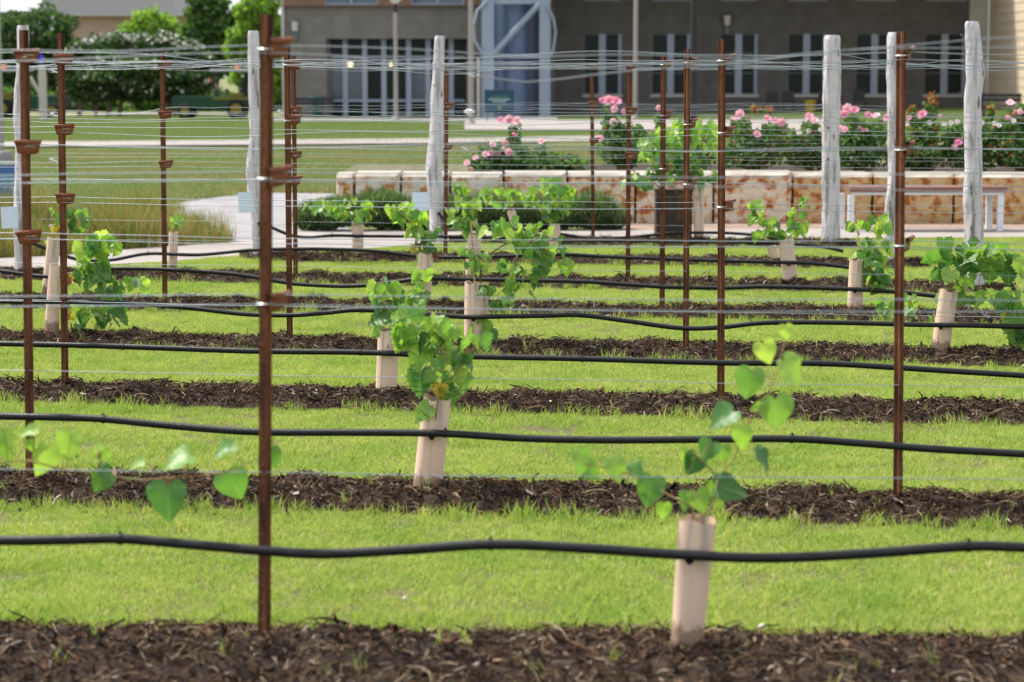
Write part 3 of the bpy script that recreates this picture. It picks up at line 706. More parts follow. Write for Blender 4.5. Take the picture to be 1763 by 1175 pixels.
def bench_far(px, py, w, label, Y=92.):
    b = P(px, py, Y); b.z = ground_z(b.x, b.y); r_ = empty('bench', b); tag(r_, label, 'bench')
    for i in range(3):
        mb = MB(); mb.box2(b + Vector((-w / 2, -.22 + i * .15, .44)), b + Vector((w / 2, -.10 + i * .15, .48))); child(mb, 'seat_slat', M['dark_metal'], r_)
    for i in range(2):
        mb = MB(); mb.box2(b + Vector((-w / 2, .24, .6 + i * .16)), b + Vector((w / 2, .28, .72 + i * .16))); child(mb, 'back_slat', M['dark_metal'], r_)
    for sx in (-w / 2 + .1, w / 2 - .1):
        mb = MB(); mb.box2(b + Vector((sx - .03, -.2, 0)), b + Vector((sx + .03, .23, .43))); mb.box2(b + Vector((sx - .03, .2, .43)), b + Vector((sx + .03, .235, .9))); child(mb, 'leg', M['dark_metal'], r_)
bench_far(540, 203, 1.7, 'dark slatted bench at the facade left of the entrance')
bench_far(1725, 186, 1.5, 'dark slatted bench before the tan limestone wing', 77.5)
b = P(547, 203, 93.3); b.z = LAWN; r_ = empty('plant_pot', b); tag(r_, 'dark teal plant pot standing behind the left bench', 'plant pot')
mb = MB(); mb.tube([b, b + Vector((0, 0, .75)), b + Vector((0, 0, .9)), b + Vector((0, 0, .86))], [.22, .3, .36, .3], 16); child(mb, 'pot', mat('teal_glaze', (.03, .09, .09), .3), r_)
mb = MB(); mb.cyl(b + Vector((0, 0, .80)), b + Vector((0, 0, .82)), .29, 16); child(mb, 'earth', M['soil'], r_)

# ================================================================== far left: sky-lit building, trees, tractors
fb = empty('far_building', (P(185, 100, 165).x, 165, 0)); tag(fb, 'distant flat roofed building with grey upper band and brown wall above the trees', 'building')
mb = MB(); x0, x1 = P(72, 20, 165).x, P(302, 20, 165).x
mb.box2((x0, 165, P(0, 24, 165).z), (x1, 180, P(0, -40, 165).z)); child(mb, 'upper_wall', mat('grey_panel', (.38, .37, .38), .8), fb)
x2 = P(330, 20, 165).x
mb = MB(); mb.box2((x0 + 1, 165.4, -.2), (x2, 180, P(0, 28, 165).z)); child(mb, 'wall', mat('far_brick', (.36, .26, .20), .9, (.41, .30, .23), .8), fb)
mb = MB(); mb.box2((x0 + .6, 164.6, P(0, 28, 165).z), (x2 + .5, 180, P(0, 24, 165).z)); child(mb, 'roof', M['pilaster'], fb)
for i in range(5):
    xx = x0 + 1.6 + i * 2.0; mb = MB(); mb.box2((xx, 165.3, 2.2), (xx + 1.0, 165.42, 3.9)); child(mb, 'window', M['glass_dark'], fb)
def crown_mesh(name, blobs, n, size, mats, seed=0, flat=0., droop=0., probs=None, shell=.55, aspect=.6):
    r = np.random.default_rng(seed); vol = np.array([b[3] * b[4] * b[5] for b in blobs]); pr_ = vol / vol.sum()
    ids = r.choice(len(blobs), size=n, p=pr_); B = np.array(blobs)[ids]
    d = r.normal(size=(n, 3)); d /= np.linalg.norm(d, axis=1)[:, None]
    rad = (shell + (1 - shell) * r.uniform(size=n)) ** 1.0
    wob = 1 + .22 * np.sin(d[:, 0] * 5 + ids) * np.cos(d[:, 2] * 6 + ids * 2)
    C = B[:, :3] + d * (rad * wob)[:, None] * B[:, 3:6]
    a = r.normal(size=(n, 3)); a[:, 2] -= droop; a /= np.linalg.norm(a, axis=1)[:, None]
    b = np.cross(a, r.normal(size=(n, 3))); b /= np.linalg.norm(b, axis=1)[:, None]
    s = size * r.uniform(.6, 1.3, size=n)[:, None]
    V = np.stack([C - a * s * .5, C + b * s * aspect * .5 - a * s * .05, C + a * s * .5, C - b * s * aspect * .5 - a * s * .05], 1).reshape(-1, 3)
    Fq = np.arange(n * 4).reshape(n, 4); mi = None if probs is None else r.choice(len(probs), size=n, p=probs)
    return np_mesh(name, V, Fq, mats, mi)
def foliage_mat(name, stops, transl=.3): return ramp_mat(name, stops, .6, transl, 'island', spec=.2)
M['fol_dark'] = foliage_mat('foliage_dark', [(0, (.020, .050, .018)), (.6, (.05, .10, .035)), (1, (.12, .19, .07))])
M['fol_mid'] = foliage_mat('foliage_mid', [(0, (.05, .11, .025)), (.7, (.10, .19, .04)), (1, (.18, .28, .06))])
M['fol_lime'] = foliage_mat('foliage_lime', [(0, (.14, .26, .04)), (.7, (.24, .38, .06)), (1, (.36, .48, .10))], .4)
M['fol_rose'] = foliage_mat('foliage_rose', [(0, (.045, .11, .038)), (.7, (.11, .20, .065)), (1, (.21, .32, .12))], .2)
M['fol_red'] = foliage_mat('foliage_new_red', [(0, (.28, .07, .03)), (1, (.40, .20, .07))])
M['fol_rosemary'] = foliage_mat('foliage_rosemary', [(0, (.05, .095, .035)), (.6, (.11, .17, .07)), (1, (.24, .30, .15))], .3)
def tree(cx, Y, blobs_px, n, size, mats, label, seed, probs=None, trunks=None, name='tree', cat='tree', group='trees behind the lawn'):
    b = P(cx, 205, Y); b.z = ground_z(b.x, b.y); rt = empty(name, b); tag(rt, label, cat, group)
    k = 1 / pxm(Y); bl_ = []
    for (px, py, rx, rz) in blobs_px:
        c = P(px, py, Y); bl_.append((c.x - b.x, 0, c.z - b.z, rx * k, max(rx, rz) * k * .8, rz * k))
    o = link(bpy.data.objects.new('crown', crown_mesh('crown', bl_, n, size, mats, seed, 0, .4, probs)), rt)
    for tp in (trunks or [(cx, cx)]):
        m2 = MB(); t0 = P(tp[0], 205, Y); t0.z = ground_z(t0.x, t0.y) - .1; top = P(tp[1], min(q[1] for q in blobs_px), Y)
        mid = (t0 + top) / 2 + Vector((.15, .1, 0)); rr = tp[2] if len(tp) > 2 else .18
        m2.tube([t0, mid, top], [rr, rr * .7, rr * .3], 9)
        for q in range(4):
            bp_ = bl_[q % len(bl_)]; m2.tube([mid, Vector((bp_[0] + b.x + random.uniform(-.4, .4), b.y + random.uniform(-.5, .5), bp_[2] + b.z))], [rr * .5, rr * .12], 6)
        child(m2, 'trunk', M['bark'], rt)
    return rt
tree(60, 118, [(60, 60, 75, 48), (20, 90, 50, 60), (100, 95, 45, 50), (5, 45, 30, 25), (60, 150, 85, 50)], 9000, .34, [M['fol_dark']], 'dark dense tree rising at the far left', 1, trunks=[(60, 60, .3)])
tree(265, 135, [(255, 45, 38, 32), (290, 60, 35, 30), (225, 70, 35, 28), (250, 110, 60, 50)], 6500, .36, [M['fol_lime'], M['fol_mid']], 'pale lime green tree behind the white flowered hedge', 2, [.8, .2])
tree(362, 128, [(360, 20, 38, 30), (345, 55, 35, 35), (385, 60, 40, 40), (375, 100, 45, 40), (340, -10, 25, 25)], 8500, .36, [M['fol_mid'], M['fol_dark']], 'mid green tree between the hedge and the building', 3, [.6, .4])
tree(445, 112, [(445, 20, 42, 40), (425, 75, 40, 45), (465, 80, 35, 50), (440, 120, 45, 40), (470, 150, 25, 40)], 9500, .32, [M['fol_lime'], M['fol_mid']], 'bright green tree beside the building corner', 4, [.65, .35])
M['blossom'] = mat('blossom_white', (.62, .60, .56), .8)
tree(235, 100, [(150, 100, 45, 38), (200, 90, 50, 36), (260, 88, 50, 36), (315, 100, 45, 38), (235, 120, 115, 38), (130, 135, 34, 42), (340, 135, 28, 42), (180, 150, 50, 30), (250, 148, 60, 32), (310, 150, 40, 30)], 26000, .24, [M['fol_dark'], M['blossom']], 'broad dark clipped arbour tree dotted with white blossom', 5, [.93, .07],
     trunks=[(135, 150, .12), (185, 195, .12), (205, 210, .1), (290, 280, .14), (300, 310, .1), (165, 160, .09)])
# white blossom cap on the arbour's top
k_ = 1 / pxm(100); cps = []
for px in range(118, 355, 16):
    c = P(px, 62 + 20 * ((px - 236) / 120) ** 2 + random.uniform(-3, 8), 99.5); cps.append((c.x, c.y, c.z, 12 * k_, .8, 8 * k_))
arb = [o for o in bpy.data.objects if o.name.startswith('tree') and o.get('label', '').startswith('broad dark')][0]
me = crown_mesh('blossom', cps, 1100, .17, [M['blossom'], M['fol_dark']], 8, probs=[.55, .45])
for v in me.vertices: v.co = v.co - arb.location
link(bpy.data.objects.new('blossom', me), arb)
tree(150, 112, [(40, 180, 60, 32), (150, 178, 60, 30), (260, 180, 60, 30), (360, 182, 60, 30), (450, 185, 50, 30), (90, 195, 70, 14), (230, 196, 80, 14), (370, 196, 80, 14)], 17000, .34, [M['fol_lime'], M['fol_mid'], M['fol_dark']], 'low bright green hedge glimpsed under the arbour', 9, [.14, .3, .56], name='hedge', cat='hedge', trunks=[(150, 150, .05), (300, 300, .05)])
tree(-60, 150, [(-60, 120, 90, 80), (20, 150, 60, 60)], 5000, .4, [M['fol_dark']], 'dark tree mass behind the lamp post at the far left', 12, trunks=[(-50, -50, .3)])
# timber post with a brace
b = P(75, 207, 88); b.z = LAWN; r_ = empty('timber_post', b); tag(r_, 'grey timber post with diagonal brace in front of the arbour', 'post')
mb = MB(); mb.box2((b.x - .14, b.y - .14, LAWN - .1), (b.x + .14, b.y + .14, P(75, 112, 88).z)); child(mb, 'post', M['pilaster'], r_)
mb = MB(); mb.tube([P(72, 168, 87.95), P(52, 132, 87.95)], .07, 6); child(mb, 'brace', M['pilaster'], r_)
# utility tractors
M['green_paint'] = mat('green_paint', (.008, .05, .02), .45); M['tyre'] = mat('tyre', (.015, .015, .016), .9); M['rim_yellow'] = mat('rim_yellow', (.20, .155, .015), .5)
M['orange'] = mat('orange_lens', (.70, .13, .02), .3); M['red'] = mat('red_lens', (.45, .04, .03), .4); M['roof_grey'] = mat('roof_grey', (.45, .46, .48), .5)
def tractor(px, Y, label, flip=1):
    b = P(px, 206, Y); b.z = ground_z(b.x, b.y); r_ = empty('tractor', b); tag(r_, label, 'tractor', 'green tractors parked under the trees')
    def B(mb, x0, x1, y0, y1, z0, z1, nm, m, par=r_):
        if flip < 0: x0, x1 = -x1, -x0
        mb.box2(b + Vector((x0, y0, z0)), b + Vector((x1, y1, z1))); return child(mb, nm, m, par)
    B(MB(), -1.9, -.3, -.4, .4, .45, .95, 'hood', M['green_paint']); B(MB(), -2.0, -1.9, -.38, .38, .5, .9, 'grille', M['dark_metal'])
    B(MB(), -.3, 1.45, -.55, .55, .38, .95, 'body', M['green_paint']); B(MB(), -.25, 1.3, -.57, -.551, .82, .9, 'stripe', M['rim_yellow'])
    B(MB(), .45, .95, -.35, .35, .95, 1.1, 'seat', M['rim_yellow']); B(MB(), .9, 1.05, -.35, .35, 1.1, 1.6, 'seat_back', M['dark_metal'])
    for x in (-.2, 1.3):
        for y in (-.52, .46): B(MB(), x, x + .07, y, y + .06, .95, 2.0, 'cab_post', M['dark_metal'])
    B(MB(), 1.1, 1.4, -.5, .5, .95, 1.95, 'rear_window', M['glass_dark'])
    mb = MB(); B(mb, -.35, 1.55, -.62, .62, 2.0, 2.1, 'roof', M['roof_grey'])
    c = b + Vector((.75 * flip, 0, 2.1)); mb = MB(); mb.cyl(c, c + Vector((0, 0, .2)), .11, 10, 0, .08); child(mb, 'beacon', M['orange'], r_)
    mb = MB(); mb.tube([b + Vector((-.25 * flip, 0, .95)), b + Vector((.1 * flip, 0, 1.35))], .03, 6); child(mb, 'steering_column', M['dark_metal'], r_)
    mb = MB(); c = b + Vector((-.33 * flip, -.45, 1.62)); mb.box(c, (.1, .06, .14)); child(mb, 'tail_light', M['red'], r_)
    for x, rad in ((-1.4, .33), (.75, .42)):
        for y in (-.62, .62):
            c = b + Vector((x * flip, y, rad)); w_ = MB()
            w_.tube([c + Vector((0, -.15, 0)), c + Vector((0, -.11, 0)), c + Vector((0, .11, 0)), c + Vector((0, .15, 0))], [rad * .86, rad, rad, rad * .86], 22)
            wo_ = child(w_, 'wheel', M['tyre'], r_); w_ = MB(); w_.tube([c + Vector((0, -.17, 0)), c + Vector((0, .17, 0))], rad * .56, 16); child(w_, 'rim', M['rim_yellow'], wo_)
    return r_
tractor(380, 92, 'green tractor with yellow wheels and orange beacon beside the arbour')
tractor(40, 94, 'green tractor half hidden behind the timber post at far left', -1)

# ================================================================== STONE WALL, BED, ROSES, BENCH
WY = 25.8
def wall_y(px): return 25.75 + .25 * math.sin((px - 575) / 1400 * 3.1) - (.35 if px < 600 else 0) * 0
wallr = empty('limestone_block_wall', P(1150, 388, WY)); tag(wallr, 'low retaining wall of rusty cream limestone blocks holding the rose bed', 'wall')
joints = [577, 610, 690, 775, 867, 977, 1094, 1229, 1365, 1503, 1643, 1782, 1920]
ztop = P(1300, 299, WY).z
smats = [M['stone_face'], M['stone_pale'], M['stone_pale'], M['stone_pale'], M['stone_face'], M['stone_face'], M['stone_face'], M['stone_face'], M['stone_ochre'], M['stone_ochre'], M['stone_ochre'], M['stone_ochre']]
for i, (a, b) in enumerate(zip(joints[:-1], joints[1:])):
    gap = 2.2; a2, b2 = a + gap, b - gap
    nx, nz_ = 12, 8; ht = ztop + random.uniform(-.012, .012) ; V = []; Fs = []; mi = []
    for j in range(nz_ + 1):
        for q in range(nx + 1):
            px = a2 + (b2 - a2) * q / nx; yw = wall_y(px); x = P(px, 340, yw).x
            z = LAWN - .05 + (ht - .045 - LAWN + .05) * j / nz_
            edge = min(q, nx - q, 1) ; bulge = .035 * nz(x * 3, z * 4, i) + .02 * nz(x * 9, z * 9, i)
            V.append((x, yw - bulge - (.0 if edge else -.03), z))
    for j in range(nz_):
        for q in range(nx): Fs.append((j * (nx + 1) + q, j * (nx + 1) + q + 1, (j + 1) * (nx + 1) + q + 1, (j + 1) * (nx + 1) + q)); mi.append(0)
    base = len(V); top0 = nz_ * (nx + 1)
    for q in range(nx + 1):
        px = a2 + (b2 - a2) * q / nx; yw = wall_y(px); x = P(px, 340, yw).x
        V.append((x, yw + .06, ht)); V.append((x, yw + .5, ht)); V.append((x, yw + .5, LAWN - .05))
    for q in range(nx):
        c0 = base + q * 3; c1 = c0 + 3
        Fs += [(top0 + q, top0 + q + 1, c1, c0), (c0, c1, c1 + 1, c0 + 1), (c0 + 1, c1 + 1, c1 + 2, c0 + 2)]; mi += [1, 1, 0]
    lcol = [j * (nx + 1) for j in range(nz_ + 1)]; rcol_ = [j * (nx + 1) + nx for j in range(nz_ + 1)]
    Fs.append(tuple(lcol + [base, base + 1, base + 2])); mi.append(0)
    e = base + nx * 3; Fs.append(tuple(reversed(rcol_ + [e, e + 1, e + 2]))); mi.append(0)
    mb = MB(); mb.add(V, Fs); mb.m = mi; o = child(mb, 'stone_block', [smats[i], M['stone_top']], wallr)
M['bank'] = mat('grass_bank', (.075, .080, .035), .95, (.16, .14, .075), 6, 9, .7, 40)
# soil held by the wall
for part_, (pa, pb, mm_, nm_, lb_) in enumerate(((580, 811, 'bank', 'grass_bank', 'grassy bank held by the left part of the stone wall'), (810, 1931, 'soil', 'raised_bed_soil', 'dark mulched soil of the raised rose bed'))):
  bx = [P(px, 300, wall_y(px) + .45) for px in range(pa, pb, 46 if part_ == 0 else 56)]
  V = [(p.x, p.y, ztop - .06) for p in bx] + [(p.x * 1.0, 29.2, ztop - .03) for p in bx] + [(p.x, 30.4, LAWN - .02) for p in bx]
  n = len(bx); mb = MB(); mb.add(V, [(i, i + 1, n + i + 1, n + i) for i in range(n - 1)] + [(n + i, n + i + 1, 2 * n + i + 1, 2 * n + i) for i in range(n - 1)])
  mb.add([(p.x, p.y, z) for p in bx for z in (ztop - .06, LAWN - .1)], [(2 * i, 2 * i + 1, 2 * i + 3, 2 * i + 2) for i in range(n - 1)])
  tag(mb.build(nm_, M[mm_]), lb_, None, None, 'structure')
# rose blooms
def bloom_mesh():
    mb = MB(); r = random.Random(3)
    for ring, (n, rad, ht, tilt) in enumerate(((7, .95, -.1, .25), (6, .72, .15, .7), (5, .45, .35, 1.1), (3, .2, .5, 1.35))):
        for i in range(n):
            a = 6.283 * (i + .5 * ring + r.uniform(-.1, .1)) / n; ca, sa = math.cos(a), math.sin(a)
            w = rad * .75 + .12
            def q(rr, hh, s): return Vector((ca * rr - sa * s, sa * rr + ca * s, hh))
            out = rad * math.cos(tilt) + .15 * rad
            mb.add([q(.05, ht - .25, -.1), q(.05, ht - .25, .1), q(out * .7 + .1, ht + .1 + .3 * math.sin(tilt), w * .5), q(out, ht + .25 + .35 * math.sin(tilt), w * .28), q(out, ht + .25 + .35 * math.sin(tilt), -w * .28), q(out * .7 + .1, ht + .1 + .3 * math.sin(tilt), -w * .5)],
                   [(0, 1, 2, 5), (5, 2, 3, 4)], 0, True)
    me = bpy.data.meshes.new('bloom'); me.from_pydata(mb.v, [], mb.f); me.materials.append(M['petal']); me.polygons.foreach_set('use_smooth', [True] * len(mb.f)); return me
BLOOM = bloom_mesh()
roses = [(1048, 174, 19), (1060, 176, 19), (1036, 174, 12), (1058, 188, 12), (1075, 192, 10), (1056, 212, 14), (876, 206, 14), (862, 208, 14), (891, 208, 15), (885, 232, 8), (848, 249, 11), (868, 247, 11), (846, 264, 12), (836, 266, 12), (819, 272, 10), (804, 281, 11), (876, 262, 12), (858, 266, 9), (867, 256, 7), (932, 243, 11), (836, 299, 7), (812, 291, 6),
         (1034, 238, 10), (1134, 186, 9), (1274, 197, 15), (1262, 205, 9), (1321, 205, 13), (1336, 209, 13), (1346, 211, 13), (1303, 232, 13), (1393, 201, 14), (1402, 208, 13), (1459, 188, 17), (1471, 191, 16), (1452, 197, 14), (1447, 222, 12), (1455, 223, 10), (1481, 224, 13), (1491, 225, 8), (1495, 199, 13), (1509, 200, 12), (1528, 203, 14), (1588, 198, 16), (1566, 203, 8), (1618, 200, 6),
         (1650, 246, 13), (1643, 255, 12), (1658, 241, 11), (1739, 178, 14), (1748, 194, 9), (1756, 193, 9), (1735, 203, 9)]
bushes = [  # centre px, blobs(px,py,rx,ry), leaf count, label
    (870, [(870, 272, 55, 24), (850, 262, 28, 18), (885, 232, 14, 26), (905, 280, 35, 18), (830, 285, 25, 14)], 1500, 'loose rose bush with a tall pink topped cane at the wall\'s left part'),
    (960, [(950, 278, 38, 16), (980, 282, 30, 14), (932, 262, 12, 16)], 700, 'small sparse rose bush with a single pink bloom, left of the steel planter'),
    (1070, [(1070, 258, 42, 35), (1055, 225, 20, 28), (1045, 195, 9, 20), (1090, 240, 25, 30)], 1500, 'tall rose bush crowned by a big pink cluster, left of the planter vine'),
    (1180, [(1170, 265, 60, 28), (1135, 215, 10, 25), (1200, 240, 40, 25)], 1100, 'dark rose bush hidden behind the planter vine'),
    (1300, [(1290, 262, 55, 32), (1325, 240, 30, 28), (1275, 222, 18, 20), (1345, 225, 14, 16)], 1700, 'rose bush right of the planter vine with scattered pink blooms'),
    (1395, [(1395, 262, 50, 32), (1396, 225, 16, 22), (1380, 245, 30, 25)], 1500, 'rose bush left of the thick weathered end post'),
    (1475, [(1475, 262, 50, 34), (1465, 225, 24, 28), (1500, 232, 26, 26)], 1700, 'rose bush with the fullest pink cluster, right of the thick end post'),
    (1575, [(1575, 262, 55, 34), (1590, 225, 26, 25), (1600, 195, 14, 22), (1570, 200, 8, 16)], 1900, 'rose bush with rusty red new shoots right of the nearer rust post'),
    (1670, [(1670, 262, 50, 34), (1655, 232, 30, 22), (1700, 235, 25, 26), (1704, 200, 8, 16)], 1700, 'rose bush behind the tallest gnarled end post'),
    (1755, [(1755, 258, 50, 38), (1745, 215, 20, 28), (1765, 200, 20, 25)], 1600, 'rose bush at the right edge with pink blooms')]
RY = 27.0; kk = 1 / pxm(RY)
broots = []
for i, (cx_, bls, n, lab) in enumerate(bushes):
    b = P(cx_, 295, RY + random.uniform(-.2, .3)); b.z = ztop - .05; rt = empty('rose_bush', b); tag(rt, lab, 'rose bush', 'rose bushes in the raised bed')
    B_ = []
    for (px, py, rx, ry) in bls:
        c = P(px, py, b.y); B_.append((c.x - b.x, 0, c.z - b.z, rx * kk * 1.12, max(.3, rx * kk * .8) if rx > 15 else .12, ry * kk))
    red = .10 if 'red' in lab or i in (4, 9) else .02
    link(bpy.data.objects.new('foliage', crown_mesh('foliage', B_, int(n * 2.6), .062, [M['fol_rose'], M['fol_mid'], M['fol_red']], 20 + i, 0, .2, [.76 - red, .24, red], shell=.3, aspect=.65)), rt)
    m2 = MB()
    for q in B_:
        for _ in range(3): m2.tube([b + Vector((random.uniform(-.06, .06), random.uniform(-.06, .06), 0)), b + Vector((q[0] * .5, random.uniform(-.05, .05), q[2] * .5)), b + Vector((q[0] + random.uniform(-.5, .5) * q[3], q[1], q[2] + q[5] * .7))], [.008, .006, .003], 5)
    child(m2, 'stem', M['shoot'], rt); broots.append((cx_, rt))
for (px, py, d) in roses:
    rt = min(broots, key=lambda r: abs(r[0] - px))[1]
    c = P(px, py, rt.location.y - random.uniform(.15, .4)); o = bpy.data.objects.new('rose_bloom', BLOOM)
    s = d * kk / 2 * 1.06; o.location = c - rt.location; o.scale = (s, s, s); o.rotation_euler = (R(random.uniform(30, 80)), R(random.uniform(-20, 20)), random.uniform(-.6, .6)); link(o, rt)
for (px, py) in [(1637, 212), (1648, 210), (1712, 213), (1720, 216), (1625, 214), (1690, 212), (1745, 208), (1392, 226), (1375, 229), (1413, 224), (1600, 212), (1560, 214)]:
    rt = min(broots, key=lambda r: abs(r[0] - px))[1]; c = P(px, py, rt.location.y - .3); o = bpy.data.objects.new('white_bud', BLOOM.copy() if 'WB' not in M else M['WB'])
    if 'WB' not in M: M['WB'] = o.data; o.data.materials[0] = M['petal_white']
    s = .03; o.location = c - rt.location; o.scale = (s, s, s); o.rotation_euler = (R(60), 0, 0); link(o, rt)
# rust-red new shoots
for (px, py, h) in ((1606, 172, 30), (1571, 190, 22), (1300, 188, 22), (1322, 190, 16), (1706, 190, 24)):
    rt = min(broots, key=lambda r: abs(r[0] - px))[1]; c = P(px, py, rt.location.y)
    me = crown_mesh('new_shoot', [(c.x, c.y, c.z, 10 * kk, .08, h / 2 * kk)], 70, .06, [M['fol_red'], M['fol_mid']], px, probs=[.75, .25], shell=.2)
    for v in me.vertices: v.co = v.co - rt.location
    link(bpy.data.objects.new('new_shoot', me), rt)
# low rosemary shrubs in front of the wall
def shrub(cx_, py_b, bls, n, label, Y):
    b = P(cx_, py_b, Y); b.z = LAWN; rt = empty('low_shrub', b); tag(rt, label, 'shrub', 'low shrubs at the foot of the wall'); kq = 1 / pxm(Y); V = []; Fq = []; bls = [(a_, b_ + 7, c_, d_ * .72) for a_, b_, c_, d_ in bls]
    r = np.random.default_rng(int(cx_))
    for (px, py, rx, ry) in bls:
        c = P(px, py, Y) - b
        for _ in range(int(n * rx * ry / 700)):
            d = r.normal(size=3); d /= np.linalg.norm(d); q = r.uniform(.2, 1) ** .5 * (1 + .18 * math.sin(d[0] * 7 + cx_) * math.cos(d[2] * 6 + d[1] * 5))
            p0 = np.array([c.x + d[0] * rx * kq * q, d[1] * rx * kq * .7 * q, max(c.z + d[2] * ry * kq * q, .01)])
            dr = np.array([d[0] * .5, d[1] * .5, .9]) + r.normal(size=3) * .35; dr /= np.linalg.norm(dr); L_ = r.uniform(.05, .20)
            sd = np.cross(dr, r.normal(size=3)); sd /= np.linalg.norm(sd); w = .0065
            i0 = len(V); V += [p0 - sd * w, p0 + sd * w, p0 + dr * L_ + sd * w * .3, p0 + dr * L_ - sd * w * .3]; Fq.append((i0, i0 + 1, i0 + 2, i0 + 3))
    link(bpy.data.objects.new('foliage', np_mesh('foliage', V, Fq, M['fol_rosemary'])), rt)
    m2 = MB()
    for (px, py, rx, ry) in bls:
        c = P(px, py, Y); m2.tube([b, (b + c) / 2, c], [.012, .01, .005], 5)
    child(m2, 'stem', M['bark'], rt)
shrub(565, 399, [(560, 372, 42, 25), (535, 378, 22, 18), (595, 365, 30, 25)], 5200, 'leftmost low dark shrub at the wall corner beside the drive', 24.75)
shrub(655, 399, [(655, 362, 45, 36), (680, 370, 35, 28)], 5200, 'low shrub left of the white plated end post', 24.9)
shrub(745, 399, [(740, 368, 45, 30), (780, 365, 30, 28)], 5200, 'low shrub behind the gnarled end post', 24.85)
shrub(850, 399, [(835, 365, 42, 32), (880, 368, 40, 28)], 5200, 'low shrub behind the leaning grow tube', 24.9)
shrub(930, 398, [(930, 368, 38, 28), (965, 372, 30, 24)], 5200, 'low shrub behind the bright vine on a straight tube', 24.9)
shrub(1025, 398, [(1015, 365, 42, 34), (1050, 380, 25, 16)], 5200, 'rightmost low shrub against the wall left of the steel planter', 24.95)
# bench
by = 24.75; r_ = empty('park_bench', P(1590, 396, by)); r_.location.z = LAWN; tag(r_, 'backless bench with red brown top and white legs before the stone wall', 'bench')
zt = P(1590, 321, by).z; X0, X1 = P(1459, 325, by).x, P(1728, 325, by).x
for i in range(4):
    mb = MB(); mb.box2((X0, by - .2 + i * .115, zt - .055), (X1, by - .095 + i * .115, zt)); child(mb, 'seat_plank', M['bench_top'], r_)
mb = MB(); mb.box2((X0 + .03, by - .18, zt - .09), (X1 - .03, by - .14, zt - .057)); mb.box2((X0 + .03, by + .2, zt - .09), (X1 - .03, by + .24, zt - .057)); child(mb, 'rail', M['white_metal'], r_)
for px, yy in ((1465, by - .16), (1449, by + .22), (1722, by - .16), (1703, by + .22)):
    x = P(px, 360, yy).x; mb = MB(); mb.box2((x - .034, yy - .03, LAWN), (x + .034, yy + .03, zt - .091)); child(mb, 'leg', M['white_metal'], r_)
# steel planter box
py_ = 22.9; a_ = P(1130, 413, py_); b_ = P(1192, 330, py_)
r_ = empty('steel_planter', P(1161, 413, py_)); r_.location.z = LAWN; tag(r_, 'tall dark rusted steel planter box holding the big vine', 'planter')
mb = MB(); w_ = b_.x - a_.x; mb.box2((a_.x, py_, LAWN), (b_.x, py_ + .02, b_.z)); mb.box2((a_.x, py_ + .021, LAWN), (a_.x + .02, py_ + w_, b_.z)); mb.box2((b_.x - .02, py_ + .021, LAWN), (b_.x, py_ + w_, b_.z)); mb.box2((a_.x + .021, py_ + w_ - .02, LAWN), (b_.x - .021, py_ + w_, b_.z)); child(mb, 'box', M['cor'], r_)
mb = MB(); mb.box2((a_.x + .021, py_ + .021, b_.z - .08), (b_.x - .021, py_ + w_ - .021, b_.z - .04)); child(mb, 'earth', M['soil'], r_)
mb = MB(); mb.box2((a_.x - .012, py_ - .012, b_.z), (b_.x + .012, py_ + w_ + .012, b_.z + .018)); child(mb, 'rim', M['cor'], r_)
# blue sign at left
M['blue_sign'] = mat('blue_sign', (.055, .13, .33), .5); M['sign_frame'] = mat('sign_frame', (.5, .5, .5), .5)
by = 29.0; A, B_ = P(-46, 366, by), P(28, 284, by); r_ = empty('site_sign', P(-9, 392, by)); r_.location.z = LAWN
tag(r_, 'blue site sign with green and white lettering standing in the tall grass', 'sign')
mb = MB(); mb.box2((A.x, by, A.z), (B_.x, by + .03, B_.z)); pn = child(mb, 'panel', M['blue_sign'], r_)
mb = MB(); mb.box2((A.x - .01, by - .01, B_.z), (B_.x + .01, by + .04, B_.z + .045)); child(mb, 'top_rail', M['sign_frame'], r_)
for x in (A.x + .06, B_.x - .06): mb = MB(); mb.box2((x - .02, by + .031, LAWN - .1), (x + .02, by + .07, B_.z)); child(mb, 'leg', M['sign_frame'], r_)
def text(body, px_right, py, h_px, Y, m, root, nm, align='RIGHT'):
    cu = bpy.data.curves.new(nm, 'FONT'); cu.body = body; cu.size = h_px / pxm(Y) * 1.4; cu.align_x = align; cu.extrude = .001
    to = bpy.data.objects.new(nm, cu); me = bpy.data.meshes.new_from_object(to); bpy.data.objects.remove(to); me.materials.append(m)
    o = bpy.data.objects.new(nm, me); link(o, root)
    p = P(px_right, py, Y); o.location = p - (root.parent.location if root.parent else root.location); o.rotation_euler = (R(90), 0, 0); return o
text('vineyard', 22, 316, 9, by - .006, mat('sign_green', (.10, .42, .22), .6), pn, 'lettering')
text('in progress', 29, 325, 7.5, by - .006, mat('sign_white', (.6, .68, .78), .6), pn, 'lettering')

